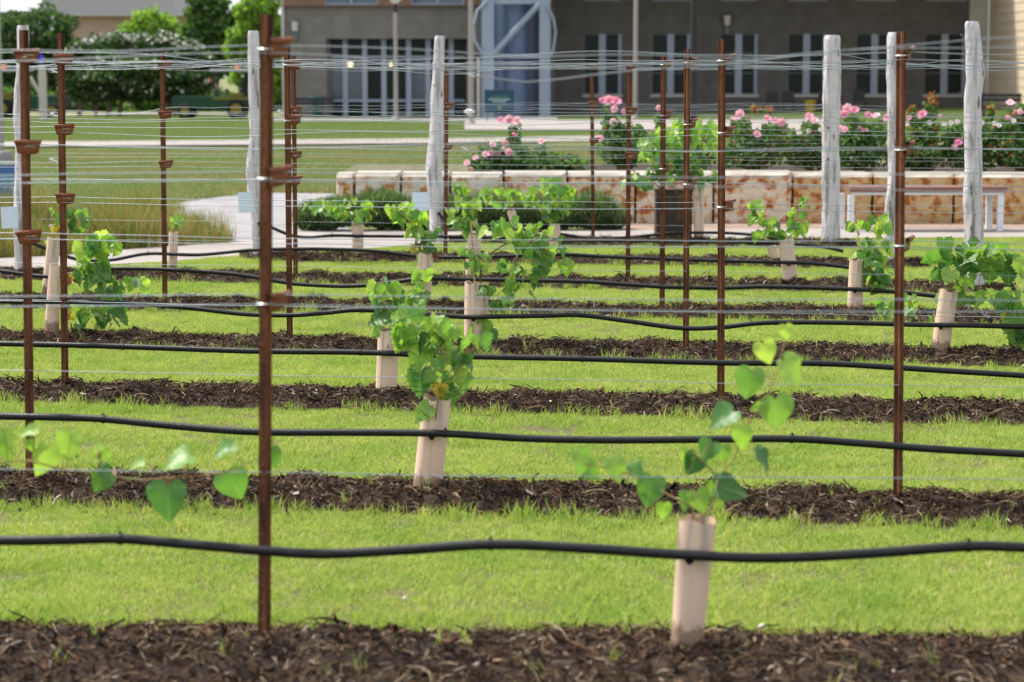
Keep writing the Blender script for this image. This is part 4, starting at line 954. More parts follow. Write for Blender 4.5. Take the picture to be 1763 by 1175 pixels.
# ================================================================== TRELLIS
ROWN = [None, 'nearest row', 'second row from the front', 'third row from the front', 'fourth row from the front', 'fifth row from the front', 'sixth row from the front', 'seventh row from the front', 'farthest row']
def tpost_mesh(height):
    """T section, stem towards the camera, with the row of little studs on it"""
    mb = MB(); fl, t, wb, dp = .0195, .0045, .0055, .030
    prof = [(-fl, t), (-fl, 0), (-wb - .004, -.002), (-wb, -.008), (-wb, -dp), (wb, -dp), (wb, -.008), (wb + .004, -.002), (fl, 0), (fl, t)]
    nz_ = 14; n = len(prof); V = []
    for i in range(nz_ + 1): V += [(x, y, -.12 + (height + .12) * i / nz_) for x, y in prof]
    mb.add(V, [(i * n + j, i * n + (j + 1) % n, (i + 1) * n + (j + 1) % n, (i + 1) * n + j) for i in range(nz_) for j in range(n)])
    mb.add(V[-n:], [tuple(range(n))])
    z = .05
    while z < height - .03:
        mb.box((0, -dp - .002, z), (.014, .007, .012)); z += .053
    return mb
M['emboss'] = mat('emboss', (.34, .36, .22), .6)
def clip_mesh():
    """folded steel bracket: plate, rolled lip on top, small kicked-out ear"""
    mb = MB(); w, h = .098, .054; V = []; n = 8
    prof = [(0.010, -h * .62), (0.002, -h * .52), (0, 0), (0, h * .34)] + [(-.0075 + .0075 * math.cos(a), h * .34 + .0085 * math.sin(a) + .001) for a in np.linspace(0.3, 4.2, 6)]
    xs = np.linspace(-.25, .75, n)
    for x in xs:
        k = 1 - .22 * abs((x - .25) / .5) ** 4
        V += [(w * (.25 + (x - .25) * (1 + (.13 if z > .012 else .0) + min(z, 0) * 3.2)), y - .006 + .010 * max(x - .45, 0), (z * k if z < 0 else z) + .004 * x) for y, z in prof]
    m_ = len(prof); mb.add(V, [(i * m_ + j, (i + 1) * m_ + j, (i + 1) * m_ + j + 1, i * m_ + j + 1) for i in range(n - 1) for j in range(m_ - 1)], 0, True)
    V2 = [(v[0], v[1] + .003, v[2]) for v in V]; mb.add(V2, [(i * m_ + j, i * m_ + j + 1, (i + 1) * m_ + j + 1, (i + 1) * m_ + j) for i in range(n - 1) for j in range(m_ - 1)], 0, True)
    return mb
posts_px = [  # row, base px, base py, top px, top py, bracket turn, label
    (1, 455, 1095, 459, 25, 60, 'nearest tall rusty T post, left of centre in the front row'),
    (2, 52, 817, 41, 52, 12, 'rusty T post in front of the white end post at the left edge'),
    (2, 1546, 857, 1551, 55, 62, 'rusty T post at right standing before a pale wooden post'),
    (3, 112, 661, 104, 57, 6, 'rusty T post between the leftmost rust post and the yellowing vine'),
    (3, 1241, 686, 1243, 68, 58, 'rightmost and tallest of the four rust posts clustered right of centre'),
    (4, 499, 577, 494, 78, 35, 'front one of two overlapping rust posts beside the tall front post'),
    (4, 1181, 597, 1183, 85, 58, 'rust post right in front of the big planter vine, third of the four'),
    (5, 284, 515, 279, 88, 2, 'rusty T post standing alone before the meadow grass'),
    (5, 1140, 525, 1142, 96, 62, 'rust post in front of the steel planter\'s left edge'),
    (6, 509, 471, 505, 97, 25, 'rear one of two overlapping rust posts beside the tall front post'),
    (6, 1081, 481, 1083, 93, 20, 'rust post left of the steel planter before the wall'),
    (7, 767, 438, 769, 108, 25, 'thin rust post just right of the gnarled white plated end post'),
    (8, 1021, 409, 1019, 133, 0, 'shortest rust post, farthest back, before the stone wall')]
CL = clip_mesh(); CLM = None; POSTX = {k: [] for k in range(1, 9)}
LEV = [1.03, 1.41, 1.785]
for (k, bx_, by_, tx_, ty_, turn, lab) in posts_px:
    b = RP(k, bx_, by_); t = RP(k, tx_, ty_); b.z = 0; b.y = D0[k] - SL[k] * b.x; POSTX[k].append(b.x)
    ht = t.z; ax = (t - b).normalized()
    body = tpost_mesh(ht)
    root = empty('rusty_t_post', b); tag(root, lab, 'fence post', 'rusty steel T posts of the trellis')
    root.rotation_euler = (0, math.atan2(t.x - b.x, ht), R(random.uniform(-8, 8)))
    body.build('post', M['rust'], root)
    for li, z in enumerate(LEV):
        zz = z + random.uniform(-.008, .008)
        o = bpy.data.objects.new('wire_bracket', CLM) if CLM else CL.build('wire_bracket', M['rust_clip'])
        if CLM: link(o)
        CLM = o.data; o.parent = root
        th = R(turn + random.uniform(-5, 5)); o.location = (.022 if turn > 30 else -.004, -.016 if turn > 30 else -.032, zz); o.rotation_euler = (R(random.uniform(-4, 4)), R(random.uniform(-4, 4)), th)
        if turn < 30:
            e = MB(); rr = random.Random(li); x = .016
            for q in range(7): e.box((x, -.0085, .002 + rr.uniform(-.002, .002)), (.0045, .001, rr.uniform(.003, .008))); x += .006
            eo = e.build('stamped_mark', M['emboss']); eo.parent = o
        ring = MB()
        pts_ = [Vector((x, y, .0015 * math.sin(i))) for i, (x, y) in enumerate([(.030, .004), (.020, .009), (0, .0095), (-.021, .008), (-.024, -.004), (-.021, -.031), (.002, -.034), (.022, -.030)])]
        ring.tube(pts_, .0028, 6); ro = ring.build('wire_tie', M['tie'], root); ro.location = (0, 0, zz - .006)
# ---- end posts of weathered wood
endp = [  # row, centreline px list bottom->top, widths px list, label
    (6, [(37, 478), (35, 400), (38, 300), (36, 200), (39, 120), (39, 44)], [22, 25, 22, 24, 20, 19], 'slim weathered white wooden end post at the left edge'),
    (7, [(443, 450), (447, 380), (436, 300), (441, 230), (437, 150), (436, 53)], [22, 27, 24, 22, 20, 17], 'weathered white wooden end post hiding behind the nearest rust post'),
    (8, [(751, 423), (752, 340), (746, 290), (752, 235), (753, 150), (757, 62)], [22, 26, 26, 24, 20, 17], 'gnarled whitish end post with knots, left of centre'),
    (8, [(1431, 424), (1430, 330), (1430, 230), (1431, 190), (1432, 120), (1433, 61)], [31, 30, 29, 27, 28, 27], 'thickest smooth grey white end post, right of centre'),
    (7, [(1544, 452), (1537, 380), (1543, 300), (1541, 200), (1536, 130), (1540, 56)], [22, 30, 27, 26, 22, 22], 'slim pale wooden post directly behind the right rust post'),
    (6, [(1682, 497), (1676, 390), (1676, 280), (1674, 170), (1679, 130), (1672, 37)], [30, 33, 28, 30, 32, 24], 'tallest knotty white end post at the right, with dark cracks')]
ENDX = {6: [None, None], 7: [None, None], 8: [None, None]}
for (k, cl, ws, lab) in endp:
    pp = [RP(k, a, b) for a, b in cl]; k1 = 1 / pxm(pp[0].y); base = pp[0].copy()
    ENDX[k][0 if cl[0][0] < 900 else 1] = (base.x, base.y)
    root = empty('wooden_end_post', (base.x, base.y, LAWN)); tag(root, lab, 'wooden post', 'weathered wooden end posts of the trellis rows')
    n = 28; m_ = 80; V = []; zs0 = [p.z for p in pp]; zs0[0] = -.15
    for i in range(m_ + 1):
        z = -.15 + (pp[-1].z + .15) * i / m_; cxp = np.interp(z, zs0, [p.x for p in pp]); w = np.interp(z, zs0, ws) * k1 / 2
        if i == m_: w *= .86
        for j in range(n):
            a = 6.283 * j / n; dx, dy = math.cos(a), math.sin(a); s_ = k * 3 + cl[0][0]
            rr = w * (1 + .19 * nz(dx * 1.2 + s_, dy * 1.2, z * 2.2) + .15 * nz(dx * 2.2, dy * 2.2 + s_, z * 5) + .07 * nz(dx * 5, dy * 5 + s_, z * 14))
            V.append((cxp + dx * rr, base.y + dy * rr, z))
    Fs = [(i * n + j, i * n + (j + 1) % n, (i + 1) * n + (j + 1) % n, (i + 1) * n + j) for i in range(m_) for j in range(n)]
    mb = MB(); mb.add(V, Fs, 0, True); mb.add(V[-n:], [tuple(range(n))]); child(mb, 'shaft', M['wood_white'], root)
    r = random.Random(cl[0][0])
    for q in range(5):   # dark drying cracks, thin slivers let into the face
        z = r.uniform(.1, pp[-1].z - .15); L_ = r.uniform(.04, .16) * r.choice([.6, 1, 1.5]); a = -1.57 + r.uniform(-.9, .9); w = np.interp(z, zs0, ws) * k1 / 2; cxp = np.interp(z, zs0, [p.x for p in pp])
        dx, dy = math.cos(a), math.sin(a); mb = MB(); ct = Vector((cxp + dx * w * .93, base.y + dy * w * .93, z))
        mb.tube([ct + Vector((0, 0, -L_ / 2)), ct + Vector((.002, 0, -L_ / 6)), ct + Vector((-.003, 0, L_ / 5)), ct + Vector((0, 0, L_ / 2))], [.001, w * .15, w * .11, .001], 6); child(mb, 'crack', M['crack'], root)
# white plates on three end posts
for (k, x0, y0, x1, y1, lab) in ((6, 3, 356, 29, 394, 'blank white plate hung beside the leftmost wooden post'), (7, 411, 331, 437, 367, 'blank white plate on the end post behind the nearest rust post'), (8, 710, 331, 740, 364, 'blank white plate on the gnarled end post left of centre')):
    a = RP(k, x0, y1, -.10); b = RP(k, x1, y0, -.10); root = empty('marker_plate', ((a.x + b.x) / 2, a.y, a.z)); tag(root, lab, 'marker plate', 'white plates on the row ends')
    mb = MB(); mb.add([(a.x, a.y, a.z), (b.x, a.y + .01, a.z + .006), (b.x + .002, a.y + .01, b.z), (a.x - .004, a.y, b.z - .006), (a.x, a.y + .004, a.z), (b.x, a.y + .014, a.z + .006), (b.x + .002, a.y + .014, b.z), (a.x - .004, a.y + .004, b.z - .006)],
           [(0, 1, 2, 3), (7, 6, 5, 4), (0, 4, 5, 1), (1, 5, 6, 2), (2, 6, 7, 3), (3, 7, 4, 0)]); child(mb, 'plate', M['white_plate'], root)
    mb = MB(); mb.cyl(Vector((b.x - .015, a.y + .0, b.z - .02)), Vector((b.x - .015, a.y + .03, b.z - .02)), .004, 8); child(mb, 'screw', M['zinc'], root)
# ---- wires
LNAME = {0: 'lower', 1: 'middle', 2: 'top'}
seedw = 0
for k in range(1, 9):
    if k >= 6: xa, xb = ENDX[k][0][0], ENDX[k][1][0]
    else: xa, xb = ROWX[k][0] - .3, ROWX[k][1] + .3
    ps = sorted(POSTX[k]); spacing = 3.5
    ex = ps[:]
    while ex[0] > xa: ex.insert(0, ex[0] - spacing)
    while ex[-1] < xb: ex.append(ex[-1] + spacing)
    for li, z0 in enumerate([.514 if k == 1 else .455] + LEV):
        for side in ((0,) if li == 0 else (-1, 1)):
            seedw += 1; r = random.Random(seedw * 13 + 5); ph = r.uniform(0, 9)
            amp = {0: .006, 1: .008, 2: .018, 3: .034}[li] * r.uniform(.5, 1.5)
            if k in (3, 4) and li == 3: amp *= 1.6
            if k == 6 and li == 2 and side == 1: amp = .07
            dz = r.uniform(-.014, .014) + .007 * side; n = 70; pl = []
            for i in range(n + 1):
                x = xa + (xb - xa) * i / n
                dn = min(abs(x - e) for e in ex); near = min(dn / .8, 1)
                z = z0 + dz + amp * near * (nz(x * .8 + ph, seedw) * 1.6 + .5 * nz(x * 2.3, ph)) - (.012 + .01 * (li == 3)) * near * (1 if side else .3)
                pl.append(Vector((x, D0[k] - SL[k] * x + (side * .021 - .012 if side else -.024) + (0 if dn < .1 else .01 * nz(x * 1.3, seedw)), z)))
            mb = MB(); mb.tube(pl, .0018 if li else .0016, 6); c = pl[n // 2]
            o = mb.build('trellis_wire', M['wire'], loc=c)
            if li == 0: lab = 'thin single low wire just above the black hose on the %s' % ROWN[k]
            else: lab = '%s wire of the %s pair on the %s' % ('front' if side < 0 else 'rear', LNAME[li - 1], ROWN[k])
            tag(o, lab, 'wire', 'galvanized trellis wires')
# thin wire that carries the hose
for k in range(1, 9):
    pass
# ---- drip hoses
hoses = {
    1: [(-80, 930), (0, 931), (100, 930), (207, 928), (330, 938), (460, 949), (560, 954), (700, 947), (845, 938), (1000, 944), (1180, 956), (1330, 961), (1500, 953), (1668, 941), (1763, 943), (1850, 946)],
    2: [(-80, 716), (0, 717), (100, 719), (178, 722), (300, 734), (440, 744), (620, 745), (767, 747), (900, 755), (1040, 758), (1200, 757), (1364, 756), (1500, 765), (1600, 773), (1763, 782), (1850, 788)],
    3: [(-80, 591), (0, 592), (100, 594), (210, 597), (440, 605), (620, 607), (800, 614), (1000, 618), (1240, 625), (1410, 626), (1540, 633), (1650, 640), (1763, 647), (1850, 654)],
    4: [(-80, 518), (0, 519), (200, 522), (320, 530), (420, 541), (500, 543), (560, 539), (620, 534), (720, 540), (800, 546), (870, 545), (930, 544), (1000, 543), (1080, 553), (1170, 565), (1240, 564), (1320, 556), (1450, 556), (1560, 559), (1680, 561), (1763, 563), (1850, 566)],
    5: [(-80, 461), (0, 467), (60, 475), (100, 476), (145, 468), (190, 463), (280, 464), (400, 472), (480, 485), (520, 490), (590, 493), (650, 490), (720, 481), (800, 481), (900, 483), (1000, 485), (1080, 490), (1140, 494), (1240, 496), (1320, 494), (1460, 498), (1540, 503), (1620, 512), (1650, 522)],
    6: [(44, 415), (66, 423), (100, 436), (135, 447), (190, 448), (255, 437), (340, 439), (430, 431), (510, 429), (600, 430), (660, 434), (740, 443), (850, 442), (960, 438), (1040, 442), (1140, 446), (1230, 449), (1340, 452), (1400, 454), (1462, 461)],
    7: [(444, 384), (467, 392), (500, 405), (530, 409), (572, 406), (640, 407), (800, 408), (960, 413), (1100, 415), (1180, 416), (1300, 418), (1400, 423), (1452, 433)],
    8: [(754, 366), (775, 386), (819, 394), (880, 394), (935, 399), (970, 404), (1015, 410), (1080, 409), (1150, 402), (1200, 401), (1260, 402), (1320, 408), (1361, 421)]}
tubes_at = {1: [1187], 2: [743], 3: [], 4: [815, 1620], 5: [1472], 6: [1358], 7: [], 8: []}
rings_at = {1: [207, 845, 1668], 2: [178, 767, 1364], 3: [212, 621, 1002, 1413], 4: [318, 624, 900, 1336], 5: [190, 500, 1010], 6: [255, 668, 1140], 7: [572], 8: [975]}
def smooth_px(pl, n=6):
    out = []
    for i in range(len(pl) - 1):
        p0 = pl[max(i - 1, 0)]; p1 = pl[i]; p2 = pl[i + 1]; p3 = pl[min(i + 2, len(pl) - 1)]
        for j in range(n):
            t = j / n
            out.append(tuple(.5 * ((2 * b) + (-a + c) * t + (2 * a - 5 * b + 4 * c - d) * t * t + (-a + 3 * b - 3 * c + d) * t ** 3) for a, b, c, d in zip(p0, p1, p2, p3)))
    out.append(pl[-1]); return out
for k, pl in hoses.items():
    sp_ = smooth_px(pl); pts_ = [RP(k, a, b, -.082) for a, b in sp_]; c = pts_[len(pts_) // 2].copy()
    root = empty('drip_hose', c); tag(root, 'black drip irrigation hose strung along the %s' % ROWN[k], 'hose', 'black drip hoses')
    mb = MB(); mb.tube(pts_, .0155, 12); child(mb, 'pipe', M['hose'], root)
    xsx = [p[0] for p in sp_]; ysy = [p[1] for p in sp_]
    for px in rings_at[k]:
        p = RP(k, px, np.interp(px, xsx, ysy), -.082); q = RP(k, px + 6, np.interp(px + 6, xsx, ysy), -.082); d = (q - p).normalized()
        mb = MB(); mb.tube([p - d * .006, p + d * .006], .0185, 12); mb.box(p + Vector((0, 0, .021)), (.008, .006, .008)); child(mb, 'hose_tie', M['hose'], root)
    for px in tubes_at[k]:
        p = RP(k, px, np.interp(px, xsx, ysy), -.082); mb = MB(); mb.tube([p + Vector((0, 0, -.012)), p + Vector((0, 0, -.022)), p + Vector((0, 0, -.030))], [.014, .012, .002], 10); child(mb, 'dripper', M['hose'], root)
# header hose that slopes across the right-hand row ends
hp = [(1361, 421), (1400, 436), (1462, 461), (1500, 475), (1583, 509), (1612, 514), (1646, 523), (1675, 534), (1706, 551)]
Ys = [22.6, 21.9, 20.3, 19.6, 17.9, 17.4, 16.6, 15.9, 15.2]
xs_ = [p[0] for p in hp]; sp_ = smooth_px(hp, 4); pts_ = [P(a, b, float(np.interp(a, xs_, Ys))) for a, b in sp_]
root = empty('header_hose', pts_[0]); tag(root, 'black header hose sloping down across the right hand row ends', 'hose'); mb = MB(); mb.tube(pts_, .019, 12); child(mb, 'pipe', M['hose'], root)
# wire tensioners by the left end post and near centre
def tensioner(k, px, py, lab, white=False):
    c = RP(k, px, py, -.02); root = empty('wire_tensioner', c); tag(root, lab, 'wire tensioner', 'metal wire tensioners')
    mb = MB(); s = .03
    mb.tube([c + Vector((s * math.cos(a) * 1.5, 0, s * .6 * math.sin(a))) for a in np.linspace(0, 5.6, 12)], .003, 6); child(mb, 'loop', M['zinc'], root)
    mb = MB(); mb.tube([c + Vector((-.03, -.004, .012)), c + Vector((0, -.006, -.004)), c + Vector((.03, -.004, -.016))], [.004, .009, .005], 8); child(mb, 'ratchet', M['tie'], root)
    mb = MB(); mb.tube([c + Vector((.05, 0, 0)), c + Vector((.08, 0, .002))], .006, 8); child(mb, 'ferrule', M['tie'], root)
for px, py, z_ in ((92, 122, 'topmost'), (94, 198, 'second highest'), (92, 276, 'third highest'), (92, 391, 'lowest')):
    tensioner(6, px, py, '%s wire tensioner beside the leftmost end post' % z_)
tensioner(8, 813, 130, 'wire tensioner high on the wires right of the gnarled end post')
tensioner(8, 801, 256, 'wire tensioner low on the wires right of the gnarled end post')
tensioner(7, 484, 193, 'wire tensioner between the two overlapping rust posts and the tall front post')
c = RP(8, 808, 193, -.02); root = empty('tape_bundle', c); tag(root, 'crumpled white tape bundle tied to the wire before the pole', 'tape')
mb = MB(); r = random.Random(5); V = []; n = 14
for i in range(7):
    for j in range(n):
        a = 6.283 * j / n; q = math.sin(math.pi * (i + .4) / 6.8); V.append(c + Vector(((i - 3) * .02, math.cos(a) * .022 * q * r.uniform(.6, 1.4), math.sin(a) * .03 * q * r.uniform(.6, 1.4))))
mb.add(V, [(i * n + j, i * n + (j + 1) % n, (i + 1) * n + (j + 1) % n, (i + 1) * n + j) for i in range(6) for j in range(n)]); child(mb, 'tape', mat('tape_white', (.75, .75, .75), .5), root)
c = RP(6, 71, 102, -.03); mb = MB(); mb.box(c, (.03, .004, .075)); tag(mb.build('ribbon', mat('ribbon_violet', (.10, .04, .80), .5), loc=c), 'small violet ribbon tied to the top wires by the left post', 'ribbon')

# ================================================================== GROW TUBES
def grow_tube(k, top, base, wt, wb, label, off=0., edge=False):
    """top/base = (px,py); widths in px"""
    b = RP(k, base[0], base[1], off); t = RP(k, top[0], top[1], off); kq = 1 / pxm(b.y); root = empty('grow_tube', b); tag(root, label, 'grow tube', 'beige grow tubes around the young vines')
    ax = (t - b); L_ = ax.length; ax.normalize(); q = Vector((0, 0, 1)).rotation_difference(ax)
    n = 28; m_ = 12; V = []; r = random.Random(int(top[0] * 3 + k)); ph = r.uniform(0, 6)
    for i in range(m_ + 1):
        u = i / m_; rr = (wb + (wt - wb) * u) * kq / 2
        for j in range(n):
            a = 6.283 * j / n; e = rr * (1 + .03 * math.sin(2 * a + ph) + .01 * math.sin(5 * a)); z = L_ * u - (.05 if i == 0 else 0)
            if i == m_: z += .006 * math.sin(a * 2 + ph) + .004 * math.sin(5 * a + ph)
            V.append(Vector((e * math.cos(a), e * math.sin(a), z)))
    outer = [(i * n + j, i * n + (j + 1) % n, (i + 1) * n + (j + 1) % n, (i + 1) * n + j) for i in range(m_) for j in range(n)]
    mb = MB(); mb.add(V, outer, 0, True)
    V2 = [Vector((v.x * .955, v.y * .955, v.z)) for v in V]; mb.add(V2, [tuple(reversed(f)) for f in outer], 0, True)
    rim = []; vs = V[-n:] + V2[-n:]; mb.add(vs, [(j, (j + 1) % n, n + (j + 1) % n, n + j) for j in range(n)], 1)
    o = mb.build('tube', [M['grow_tube'], M['tube_edge'] if edge else M['grow_tube']], root); o.rotation_mode = 'QUATERNION'; o.rotation_quaternion = q
    sm_ = MB(); a = -1.57 + r.uniform(-.6, .4); rr = wb * kq / 2; rt_ = wt * kq / 2; dx, dy = math.cos(a), math.sin(a)
    sm_.tube([Vector((dx * rr * 1.0, dy * rr * 1.0, -.03)), Vector((dx * rt_ * 1.0, dy * rt_ * 1.0, L_ - .004))], .003, 6)
    o = sm_.build('seam', M['grow_tube'], root); o.rotation_mode = 'QUATERNION'; o.rotation_quaternion = q
    return root
GT = [
    (1, (1201, 895), (1183, 1104), 68, 58, 'largest grow tube in the foreground, leaning slightly right', 0, 1),
    (2, (753, 685), (736, 838), 47, 50, 'grow tube below the leafy vine in the second row, with a stake seam', 0, 1),
    (3, (670, 567), (664, 688), 38, 36, 'grow tube with a rusty top edge beside the dense central vine', 0, 1),
    (4, (817, 487), (815, 592), 34, 32, 'front tube of the double tubes by the bamboo stake', 0, 0),
    (4, (833, 489), (830, 590), 17, 17, 'narrow split tube touching the double tubes\' right side', .05, 1),
    (5, (733, 437), (729, 524), 27, 25, 'grow tube with orange dead leaves at its mouth', 0, 1),
    (6, (817, 403), (812, 482), 25, 24, 'grow tube rising behind the bamboo stake', 0, 1),
    (7, (616, 382), (616, 441), 20, 19, 'pale straight grow tube before the left shrubs', 0, 0),
    (8, (955, 386), (955, 436), 19, 19, 'pale straight grow tube under the bright round vine', -.3, 0),
    (8, (879, 362), (890, 396), 14, 14, 'small leaning grow tube before the shrubs in the centre', .6, 0),
    (6, (1353, 411), (1362, 493), 27, 24, 'front leaning tube of the crossed pair left of the thick end post', 0, 0),
    (7, (1328, 425), (1341, 464), 18, 16, 'rear leaning tube of the crossed pair left of the thick end post', 0, 0),
    (5, (1474, 448), (1472, 536), 22, 27, 'grow tube with a small hole near its foot left of the right rust post', 0, 0),
    (4, (1634, 500), (1619, 601), 32, 31, 'grow tube leaning right beneath the large leaved vine at the right edge', 0, 0),
    (4, (94, 458), (89, 567), 18, 26, 'front tube of the two at the left edge, beside the yellowing vine', 0, 0),
    (5, (93, 410), (84, 503), 22, 24, 'rear tube of the two at the left edge', .1, 1),
    (6, (299, 400), (297, 464), 16, 15, 'small grow tube with an orange mouth before the meadow grass', 0, 1),
    (8, (1203, 318), (1203, 413), 20, 17, 'tall pale tube standing right beside the steel planter', .25, 0)]
for g in GT: grow_tube(*g[:5], g[5], g[6], bool(g[7]))
# bamboo stake
a, b = RP(4, 811, 381, -.03), RP(4, 823, 592, -.045); mb = MB(); mb.tube([b, b + (a - b) * .3, b + (a - b) * .32, b + (a - b) * .65, b + (a - b) * .67, a], [.006, .006, .0072, .0058, .007, .005], 8)
tag(mb.build('bamboo_stake', M['bamboo'], loc=b), 'thin bamboo stake between the double grow tubes', 'stake')

# ================================================================== VINES
def leaf_mesh(name, kind, m, seed):
    r = random.Random(seed)
    if kind == 'heart': half = [(.02, -.02), (.14, -.14), (.30, -.16), (.44, -.08), (.52, .06), (.535, .22), (.48, .38), (.40, .54), (.29, .70), (.16, .86), (.05, .97)]
    else: half = [(.02, -.02), (.16, -.17), (.33, -.15), (.40, -.20), (.45, -.06), (.56, -.03), (.53, .10), (.64, .22), (.52, .27), (.53, .40), (.40, .42), (.43, .56), (.31, .60), (.29, .73), (.17, .77), (.12, .90), (.04, .93)]
    if kind != 'heart':
        hh = [half[0]]
        for p_, q_ in zip(half[:-1], half[1:]):
            hh += [((p_[0] + q_[0]) / 2 * .93, (p_[1] + q_[1]) / 2 * .97), q_]
        half = hh
    V = []; Fc = []; nmid = len(half); fold = r.uniform(.12, .55); curl = r.uniform(.05, .42); wav = r.uniform(.02, .06)
    def z(x, y): return abs(x) * fold - curl * y * y + wav * math.sin(9 * y + 3 * x + seed) * abs(x) * 3
    for (x, y) in half: V.append((0, min(max(y + .02 if y > .1 else .04 + y * .3, 0), 1.0), 0))
    V[-1] = (0, 1.0, 0)
    for s in (1, -1):
        o1 = len(V)
        for (x, y), mpt in zip(half, V[:nmid]): V.append((s * x * .55, (y * .65 + mpt[1] * .35), 0))
        o2 = len(V)
        for (x, y) in half: V.append((s * x * r.uniform(.95, 1.04), y + r.uniform(-.01, .01), 0))
        for i in range(nmid - 1):
            q1 = (i, o1 + i, o1 + i + 1, i + 1); q2 = (o1 + i, o2 + i, o2 + i + 1, o1 + i + 1)
            Fc += [q1 if s > 0 else q1[::-1], q2 if s > 0 else q2[::-1]]
    V = [(x, y, z(x, y)) for x, y, _ in V]
    me = np_mesh(name, V, Fc, m, smooth=True); return me
LM = {}
for kk_, mm in (('leaf', 'leaf'), ('dark', 'leaf_dark'), ('young', 'leaf_young'), ('yellow', 'leaf_yellow'), ('brown', 'leaf_brown')):
    LM[kk_] = [leaf_mesh('leaf', 'grape', M[mm], s) for s in range(5)]
    LM[kk_ + '_h'] = [leaf_mesh('leaf', 'heart', M[mm], s + 10) for s in range(4)]
def put_leaf(root, pos, tip, nrm, L_, kind):
    t = tip.normalized(); n = (nrm - t * nrm.dot(t)).normalized(); x = t.cross(n).normalized()
    m4 = Matrix(((x.x, t.x, n.x), (x.y, t.y, n.y), (x.z, t.z, n.z))).to_4x4()
    o = bpy.data.objects.new('leaf', random.choice(LM[kind])); wq = random.uniform(.85, 1.12)
    m4 = Matrix.Translation(pos - root.location) @ m4 @ Matrix.Diagonal((L_ * wq, L_, L_, 1)); o.matrix_basis = m4; return link(o, root)
def rand_normal(r, up=.6, cam=.6):
    return Vector((r.gauss(0, .45), -cam + r.gauss(0, .45), up + r.gauss(0, .35)))
def vine(k, base, label, shoots=(), clusters=(), leaves=(), mix=('leaf',), size=34, seed=1, off=0., heart=False, woody=(), along=26, name='grape_vine'):
    r = random.Random(seed); b = RP(k, base[0], base[1], off); kq = 1 / pxm(b.y); root = empty(name, b); tag(root, label, 'vine', 'young grape vines along the rows')
    st = MB(); hk = '_h' if heart else ''
    allpts = []
    for sh in shoots:
        pl = smooth_px(list(sh), 4); ph = r.uniform(0, 6)
        p3 = [RP(k, a, b_, off + .06 * math.sin(ph + i * .35)) for i, (a, b_) in enumerate(pl)]
        rad = [max(.0032 * (1 - .6 * i / len(p3)), .0012) for i in range(len(p3))]
        st.tube(p3, rad, 6); allpts += p3
        d = 0; side = 1
        if along:
            for i in range(1, len(p3)):
                d += (p3[i] - p3[i - 1]).length / kq
                if d > along * r.uniform(.7, 1.3):
                    d = 0; side = -side; out = Vector((side * r.uniform(.3, 1), r.uniform(-.5, .3), r.uniform(-.2, .6))).normalized(); pe = p3[i] + out * r.uniform(.02, .05)
                    st.tube([p3[i], (p3[i] + pe) / 2 + Vector((0, 0, .006)), pe], .0012, 4)
                    s_ = size * kq * r.uniform(.6, 1.1) * (1 - .4 * i / len(p3)); tip = out * .6 + Vector((r.gauss(0, .3), r.gauss(0, .3), -.7))
                    put_leaf(root, pe, tip, rand_normal(r), s_, r.choice(mix) + hk)
    for (cx_, cy_, rx, ry, n, *rest) in clusters:
        sz = (rest[0] if rest else size) * (.76 if k > 2 and k < 7 else .82 if k == 2 else .92); mx_ = rest[1] if len(rest) > 1 else mix
        n = max(2, int(n * (1.05 if k < 8 else .95))); rx, ry = rx * 1.12, ry * 1.12
        for _ in range(n):
            a = r.uniform(0, 6.283); q = math.sqrt(r.uniform(.02, 1)); px, py = cx_ + rx * q * math.cos(a), cy_ + ry * q * math.sin(a)
            p = RP(k, px, py, off + r.uniform(-.5, .5) * min(rx, 45) * kq * 1.5)
            tip = Vector((math.cos(a) * .6 + r.gauss(0, .3), r.gauss(0, .35), -.75 + r.gauss(0, .3))); L_ = sz * kq * r.uniform(.65, 1.15)
            pe = p - tip.normalized() * L_ * .45
            put_leaf(root, pe, tip, rand_normal(r, r.uniform(.2, 1)), L_, r.choice(mx_) + hk)
            if allpts:
                nr = min(allpts, key=lambda v: (v - pe).length)
                if (nr - pe).length < .22: st.tube([nr, (nr + pe) / 2 + Vector((0, 0, .01)), pe], .0012, 4)
                elif r.random() < .4: st.tube([pe, pe + Vector((0, .01, .03))], .001, 4)
    for lf in leaves:     # (px, py, length px, tip angle from straight down, kind, tilt)
        px, py, L_, an, kd = lf[:5]; tl = lf[5] if len(lf) > 5 else 0.25
        L_ *= .88 if k == 1 else 1; p = RP(k, px, py, off + r.uniform(-.05, .05)); a = R(an); tip = Vector((math.sin(a), r.uniform(-.15, .15) - tl * .3, -math.cos(a)))
        nrm = Vector((r.uniform(-.2, .2) + (lf[6] if len(lf) > 6 else 0), -1, tl * 1.6)); pe = p - tip.normalized() * L_ * kq * .5
        put_leaf(root, pe, tip, nrm, L_ * kq, kd)
        if allpts:
            nr = min(allpts, key=lambda v: (v - pe).length)
            if (nr - pe).length < .2: st.tube([nr, (nr + pe) / 2 + Vector((0, 0, .008)), pe], .0013, 5)
    if st.v: child(st, 'shoot', M['shoot'], root)
    for wl in woody:
        wd = MB(); p3 = [RP(k, a, b_, off) for a, b_ in smooth_px(list(wl), 4)]; wd.tube(p3, [max(.008 - .005 * i / len(p3), .003) for i in range(len(p3))], 8); child(wd, 'stem', M['cane'], root)
    return root
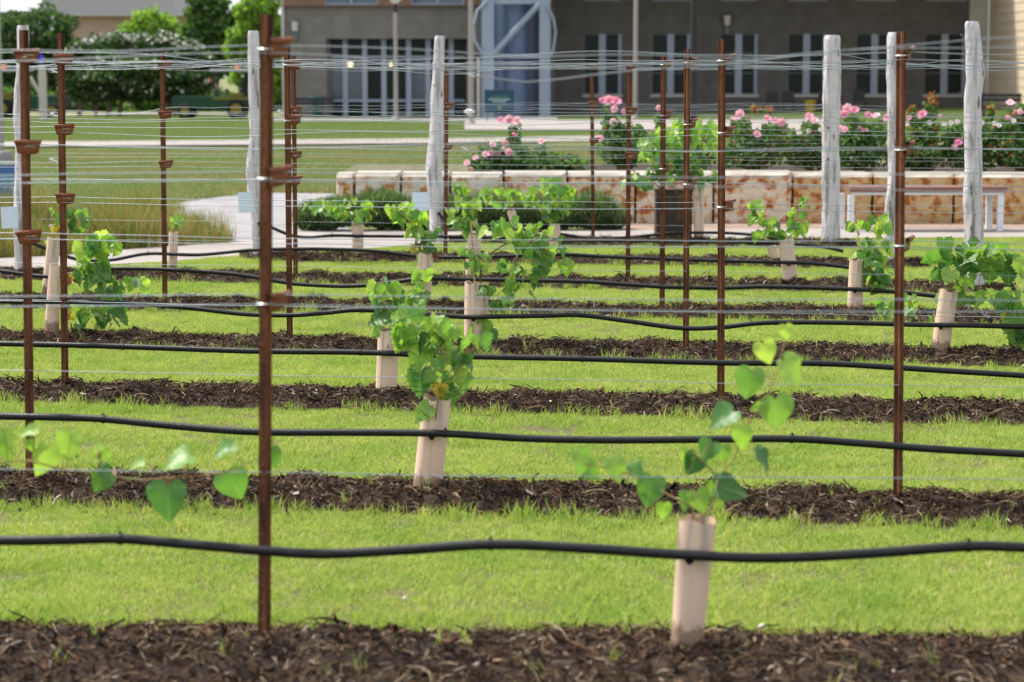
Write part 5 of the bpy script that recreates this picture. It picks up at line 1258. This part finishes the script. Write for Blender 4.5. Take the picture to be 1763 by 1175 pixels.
# row 1, foreground
vine(1, (1190, 1000), 'foreground vine arching over the largest grow tube, heart shaped leaves out of focus', seed=3,
     shoots=[[(1192, 960), (1194, 900), (1188, 872), (1150, 852), (1100, 822), (1040, 806), (1005, 800)], [(1194, 900), (1228, 868), (1236, 822), (1262, 792), (1280, 745), (1308, 702), (1332, 655), (1347, 605), (1352, 575)], [(1236, 822), (1205, 790), (1190, 778)]],
     leaves=[(1320, 610, 46, 20, 'young_h', .3), (1366, 642, 62, 40, 'leaf_h', .4, .5), (1288, 664, 60, -10, 'leaf_h', .5), (1242, 722, 56, -60, 'leaf_h', 1.0), (1337, 714, 62, 5, 'leaf_h', .2), (1301, 703, 24, -70, 'young_h'), (1279, 757, 44, 10, 'young_h', .5), (1316, 792, 50, 40, 'dark_h', .2, 1.6),
             (1217, 778, 42, -30, 'leaf_h', .6), (1245, 782, 34, 0, 'leaf_h', .3), (1192, 802, 44, -30, 'dark_h', .4), (1184, 790, 34, -10, 'young_h'), (1262, 843, 66, 80, 'dark_h', .5), (1226, 846, 32, -30, 'young_h'), (1118, 850, 62, -10, 'leaf_h', .2), (1142, 882, 34, 0, 'young_h'),
             (1062, 812, 48, 30, 'leaf_h', .9), (1000, 800, 52, 20, 'young_h', .2, 1.), (1022, 814, 42, 60, 'young_h', .4), (1098, 812, 42, 50, 'leaf_h', 1.2), (1206, 866, 46, 20, 'leaf_h', .6), (1180, 866, 38, -20, 'leaf_h', .8), (1354, 574, 30, 10, 'young_h'), (1238, 868, 26, 30, 'leaf_h')],
     along=0, heart=True, size=40)
vine(1, (20, 860), 'foreground shoot creeping in from the left edge with a large heart shaped leaf', seed=4,
     shoots=[[(-60, 800), (0, 797), (50, 794), (100, 806), (165, 816), (240, 826), (300, 822), (375, 815), (430, 797), (455, 778), (472, 762)], [(290, 824), (289, 842)], [(170, 815), (172, 790), (170, 775)]],
     leaves=[(289, 868, 74, 0, 'leaf_h', .05), (405, 838, 64, 25, 'leaf_h', .1), (303, 793, 56, -75, 'leaf_h', 1.2), (385, 776, 44, -70, 'leaf_h', 1.1), (470, 791, 42, 10, 'leaf_h', .2), (172, 832, 44, -30, 'dark_h', .4, .6), (184, 815, 34, 60, 'leaf_h', .6), (76, 797, 62, -15, 'leaf_h', .2, .8), (118, 772, 58, -10, 'young_h', .3),
             (10, 772, 62, 5, 'young_h', .2, -.8), (-8, 765, 50, 0, 'leaf_h', .3), (48, 745, 36, -80, 'leaf_h', 1.), (52, 768, 24, 10, 'young_h'), (168, 778, 28, -50, 'leaf_h', .8), (182, 784, 24, 50, 'young_h'), (235, 800, 28, -70, 'leaf_h', 1.), (450, 763, 18, 0, 'young_h'), (124, 778, 34, 60, 'leaf_h', 1.), (160, 790, 24, -60, 'young_h')],
     along=0, heart=True, size=40)
vine(2, (745, 760), 'leafy vine in the middle of the second row, brightest and fullest', seed=5,
     shoots=[[(748, 740), (755, 684), (762, 640), (742, 600), (715, 568), (692, 548)], [(756, 684), (775, 640), (800, 612), (826, 596)], [(762, 640), (768, 600), (738, 548), (715, 530)], [(765, 660), (790, 640), (800, 622)]],
     clusters=[(705, 562, 40, 28, 9, 40, ('young', 'young', 'leaf')), (745, 575, 40, 30, 12, 42, ('leaf', 'young', 'dark')), (790, 600, 52, 24, 11, 40, ('young', 'leaf')), (752, 640, 34, 24, 6, 32, ('leaf', 'young')), (800, 632, 20, 18, 4, 36), (765, 675, 16, 10, 3, 26)],
     leaves=[(723, 664, 52, -5, 'leaf', .2), (800, 664, 36, 10, 'leaf', .2, .8), (776, 688, 34, 20, 'leaf', .3), (758, 677, 28, 0, 'yellow', .2), (716, 618, 40, -40, 'young'), (690, 590, 46, -35, 'young', .3)], size=38, along=30)
vine(3, (667, 640), 'vine rising from the rusty edged tube with olive tinted leaf, third row', seed=6,
     shoots=[[(668, 600), (670, 566), (685, 545), (700, 520), (712, 495)], [(672, 566), (700, 540), (725, 515), (732, 485)], [(680, 545), (655, 515), (640, 500)]],
     clusters=[(660, 508, 26, 14, 7, 34, ('young', 'leaf')), (710, 515, 30, 20, 10, 34, ('leaf', 'young')), (690, 540, 32, 14, 7, 34, ('leaf', 'dark'))],
     leaves=[(652, 549, 42, -80, 'dark', .7), (735, 478, 24, 15, 'young'), (715, 480, 24, -40, 'young'), (705, 545, 30, 20, 'leaf')], size=30)
vine(4, (826, 560), 'sprawling vine on a dark arched cane beside the bamboo stake', seed=7,
     shoots=[[(828, 485), (826, 450), (818, 430), (800, 440)], [(935, 425), (955, 445), (978, 458)], [(832, 500), (850, 510), (870, 495), (890, 470)], [(828, 530), (835, 560), (836, 585)]],
     woody=[[(828, 545), (828, 488), (829, 462), (842, 440), (868, 422), (900, 408), (935, 405)]],
     clusters=[(880, 402, 45, 18, 14, 30, ('leaf', 'young')), (920, 425, 38, 30, 22, 32, ('leaf', 'dark', 'leaf')), (910, 455, 32, 28, 13, 32, ('dark', 'leaf')), (958, 450, 24, 16, 7, 26), (815, 445, 18, 20, 6, 24), (848, 455, 22, 20, 6, 24), (845, 518, 30, 20, 9, 30, ('leaf', 'dark')), (915, 498, 14, 14, 3, 28, ('dark',)), (878, 492, 14, 14, 3, 26)],
     leaves=[(832, 578, 42, 15, 'young', .2), (802, 580, 28, 0, 'young'), (842, 600, 40, 30, 'leaf'), (975, 465, 26, 0, 'young')], size=28)
vine(5, (731, 480), 'vine leaning left above the tube with orange dead leaves, fifth row', seed=8,
     shoots=[[(733, 470), (735, 436), (722, 402), (700, 378), (684, 362)], [(736, 436), (742, 405), (745, 390)]],
     clusters=[(698, 372, 24, 18, 12, 26, ('young', 'leaf')), (716, 392, 24, 20, 13, 28, ('leaf', 'young')), (735, 415, 18, 18, 9, 25, ('leaf', 'dark')), (716, 430, 8, 8, 5, 18, ('brown', 'yellow')), (752, 436, 6, 8, 4, 18, ('brown',))],
     size=24)
vine(6, (814, 440), 'upright vine behind the bamboo stake, sixth row', seed=9,
     shoots=[[(814, 430), (812, 400), (805, 360), (795, 330), (782, 318)], [(812, 400), (822, 365), (820, 340)]],
     clusters=[(800, 352, 26, 20, 18, 24, ('leaf', 'young')), (795, 382, 26, 16, 12, 24, ('leaf', 'dark')), (812, 395, 18, 8, 5, 20), (795, 325, 12, 8, 4, 18, ('young',))], size=20)
vine(7, (616, 410), 'low spreading vine reaching left over the shrubs, seventh row', seed=10,
     shoots=[[(616, 400), (612, 378), (580, 362), (545, 352), (530, 362)], [(616, 380), (640, 365), (645, 375)]],
     clusters=[(555, 360, 32, 10, 16, 20, ('young', 'leaf')), (608, 360, 26, 14, 16, 20, ('leaf', 'young')), (605, 378, 22, 10, 9, 20), (638, 370, 10, 14, 6, 18, ('young',))], size=18)
vine(8, (955, 410), 'round bright vine crowning the pale straight tube in the centre', seed=11, off=-.3,
     shoots=[[(955, 400), (952, 370), (935, 345), (915, 335)], [(955, 390), (962, 355), (975, 330)]],
     clusters=[(948, 340, 34, 22, 32, 20, ('young', 'leaf')), (960, 365, 28, 16, 18, 20, ('leaf', 'dark')), (918, 345, 14, 12, 8, 18, ('young',)), (980, 345, 10, 16, 7, 18)], size=18)
vine(8, (886, 380), 'small vine over the leaning tube before the centre shrubs', seed=12, off=.6,
     shoots=[[(884, 380), (880, 360), (860, 345), (838, 340)], [(880, 362), (890, 345)]], clusters=[(860, 342, 32, 12, 22, 18, ('leaf', 'young')), (885, 345, 10, 12, 7, 16), (835, 340, 10, 8, 4, 16)], size=16)
vine(6, (1358, 450), 'forked vine with two leafy arms left of the thick end post', seed=13,
     shoots=[[(1358, 440), (1352, 410), (1325, 395), (1300, 372), (1282, 350)], [(1356, 410), (1375, 385), (1385, 360), (1390, 346)]],
     clusters=[(1310, 390, 20, 22, 14, 24, ('young', 'leaf')), (1300, 368, 14, 14, 6, 20, ('young',)), (1335, 400, 20, 14, 8, 24, ('leaf', 'dark')), (1372, 385, 16, 20, 11, 22, ('leaf', 'young')), (1386, 355, 8, 12, 5, 16, ('leaf',))], size=20)
vine(5, (1476, 500), 'bushy vine immediately left of the right rust post', seed=14,
     shoots=[[(1478, 470), (1482, 445), (1478, 410), (1470, 385)], [(1482, 450), (1505, 420), (1515, 385)], [(1485, 460), (1505, 470), (1515, 490)]],
     clusters=[(1478, 392, 18, 16, 7, 28, ('young', 'leaf')), (1512, 395, 18, 20, 9, 26, ('young', 'leaf')), (1510, 435, 24, 24, 14, 26, ('leaf', 'young')), (1512, 472, 26, 26, 22, 28, ('leaf', 'dark'))], size=24)
vine(4, (1550, 560), 'low ground level vine sprouting around the right rust post\'s foot', seed=15, off=.1,
     shoots=[[(1550, 560), (1530, 535), (1512, 545)], [(1552, 560), (1572, 530), (1590, 545)]],
     clusters=[(1525, 535, 22, 16, 9, 28, ('leaf', 'young')), (1568, 530, 22, 16, 9, 28, ('young', 'leaf'))], size=22)
vine(4, (1628, 560), 'large leaved vine spreading over the right edge, dark lobed leaves', seed=16,
     shoots=[[(1630, 540), (1634, 500), (1650, 465), (1690, 440), (1740, 448), (1780, 470)], [(1636, 500), (1680, 515), (1720, 522), (1770, 545)], [(1634, 500), (1622, 470), (1615, 455)]],
     clusters=[(1632, 455, 34, 26, 12, 42, ('dark', 'leaf')), (1672, 450, 34, 26, 13, 40, ('leaf', 'dark')), (1720, 445, 38, 18, 12, 38, ('leaf',)), (1655, 490, 30, 12, 7, 30, ('young', 'leaf')), (1700, 512, 34, 14, 10, 34, ('leaf', 'young')), (1745, 525, 26, 18, 9, 34, ('leaf',)), (1758, 570, 14, 26, 5, 40, ('dark',))],
     leaves=[(1705, 472, 40, 0, 'dark', .1), (1737, 478, 36, 10, 'dark', .1), (1760, 465, 34, 10, 'leaf'), (1757, 578, 58, 5, 'dark', .1), (1736, 553, 24, 0, 'yellow', .1)], size=32)
vine(4, (168, 566), 'yellowing vine with sprawling shoots near the left edge', seed=17,
     shoots=[[(168, 570), (165, 520), (172, 470), (178, 430), (200, 415)], [(168, 510), (200, 500), (245, 488)], [(165, 545), (190, 545), (222, 552)], [(168, 530), (145, 560), (132, 568)]],
     clusters=[(160, 425, 30, 16, 12, 34, ('young', 'leaf')), (160, 455, 28, 18, 11, 34, ('leaf', 'young')), (160, 485, 28, 18, 12, 34, ('leaf', 'dark')), (230, 488, 26, 10, 8, 26, ('young', 'leaf')), (195, 498, 20, 14, 7, 28, ('dark', 'leaf')), (185, 545, 34, 18, 14, 32, ('dark', 'leaf')), (140, 545, 14, 16, 5, 30, ('leaf',)), (200, 420, 12, 12, 4, 26, ('young',)), (128, 485, 10, 8, 4, 24, ('yellow', 'brown')), (175, 480, 8, 6, 2, 20, ('yellow',)), (118, 542, 6, 10, 3, 24, ('yellow',))], size=28)
vine(5, (92, 450), 'vine with one yellow leaf behind the second rust post', seed=18, off=.1,
     shoots=[[(92, 440), (95, 408), (115, 385), (140, 365)]], clusters=[(128, 380, 26, 20, 22, 24, ('leaf', 'dark')), (100, 372, 12, 12, 6, 22), (97, 398, 5, 6, 3, 20, ('yellow',)), (125, 400, 12, 8, 4, 18, ('leaf',))], size=20)
vine(6, (298, 430), 'tiny vine sprig over the orange mouthed tube before the meadow', seed=19,
     shoots=[[(298, 420), (299, 398), (303, 382)]], clusters=[(302, 386, 12, 10, 9, 16, ('young', 'leaf'))], size=14)
vp = vine(8, (1165, 330), 'big bushy vine filling the steel planter, spilling to both sides', seed=20, off=.22,
     shoots=[[(1165, 335), (1165, 300), (1150, 250), (1140, 215)], [(1165, 320), (1120, 310), (1080, 320)], [(1165, 310), (1210, 270), (1250, 235)], [(1166, 315), (1195, 280), (1215, 240)]],
     clusters=[(1165, 245, 40, 28, 45, 21, ('young', 'leaf')), (1215, 240, 38, 26, 38, 21, ('young', 'leaf')), (1130, 262, 34, 24, 30, 20, ('leaf', 'young')), (1165, 290, 52, 24, 50, 20, ('leaf', 'dark')), (1110, 315, 38, 12, 26, 18, ('leaf', 'dark')), (1205, 305, 28, 20, 20, 18, ('leaf', 'dark')), (1192, 318, 6, 8, 3, 18, ('brown',)), (1200, 340, 6, 6, 3, 14, ('young',))], size=18, along=18)
# pebbles and clods, scattered
for (px, py, d, z) in [(697, 1037, 9, 0), (583, 1015, 5, 0), (742, 1002, 4, 0), (1312, 1090, 14, 0), (1078, 1090, 0, 0)]:
    if not d: continue
    c = G(px, py); s = d / pxm(c.y) / 2; mb = MB(); mb.tube([c + Vector((0, 0, .0)), c + Vector((0, 0, s * .7)), c + Vector((0, 0, s * 1.8)), c + Vector((0, 0, s * 2.4))], [s * .7, s * 1.1, s, s * .3], 9)
    tag(mb.build('pebble', M['flint'], loc=c), {697: 'largest white pebble lying in the open front lawn', 583: 'tiny pale pebble left of the largest pebble', 742: 'tiny pale pebble right of the largest pebble', 1312: 'pale pebble at the lawn edge right of the foreground grow tube'}[px], 'pebble', 'pale pebbles on the lawn')
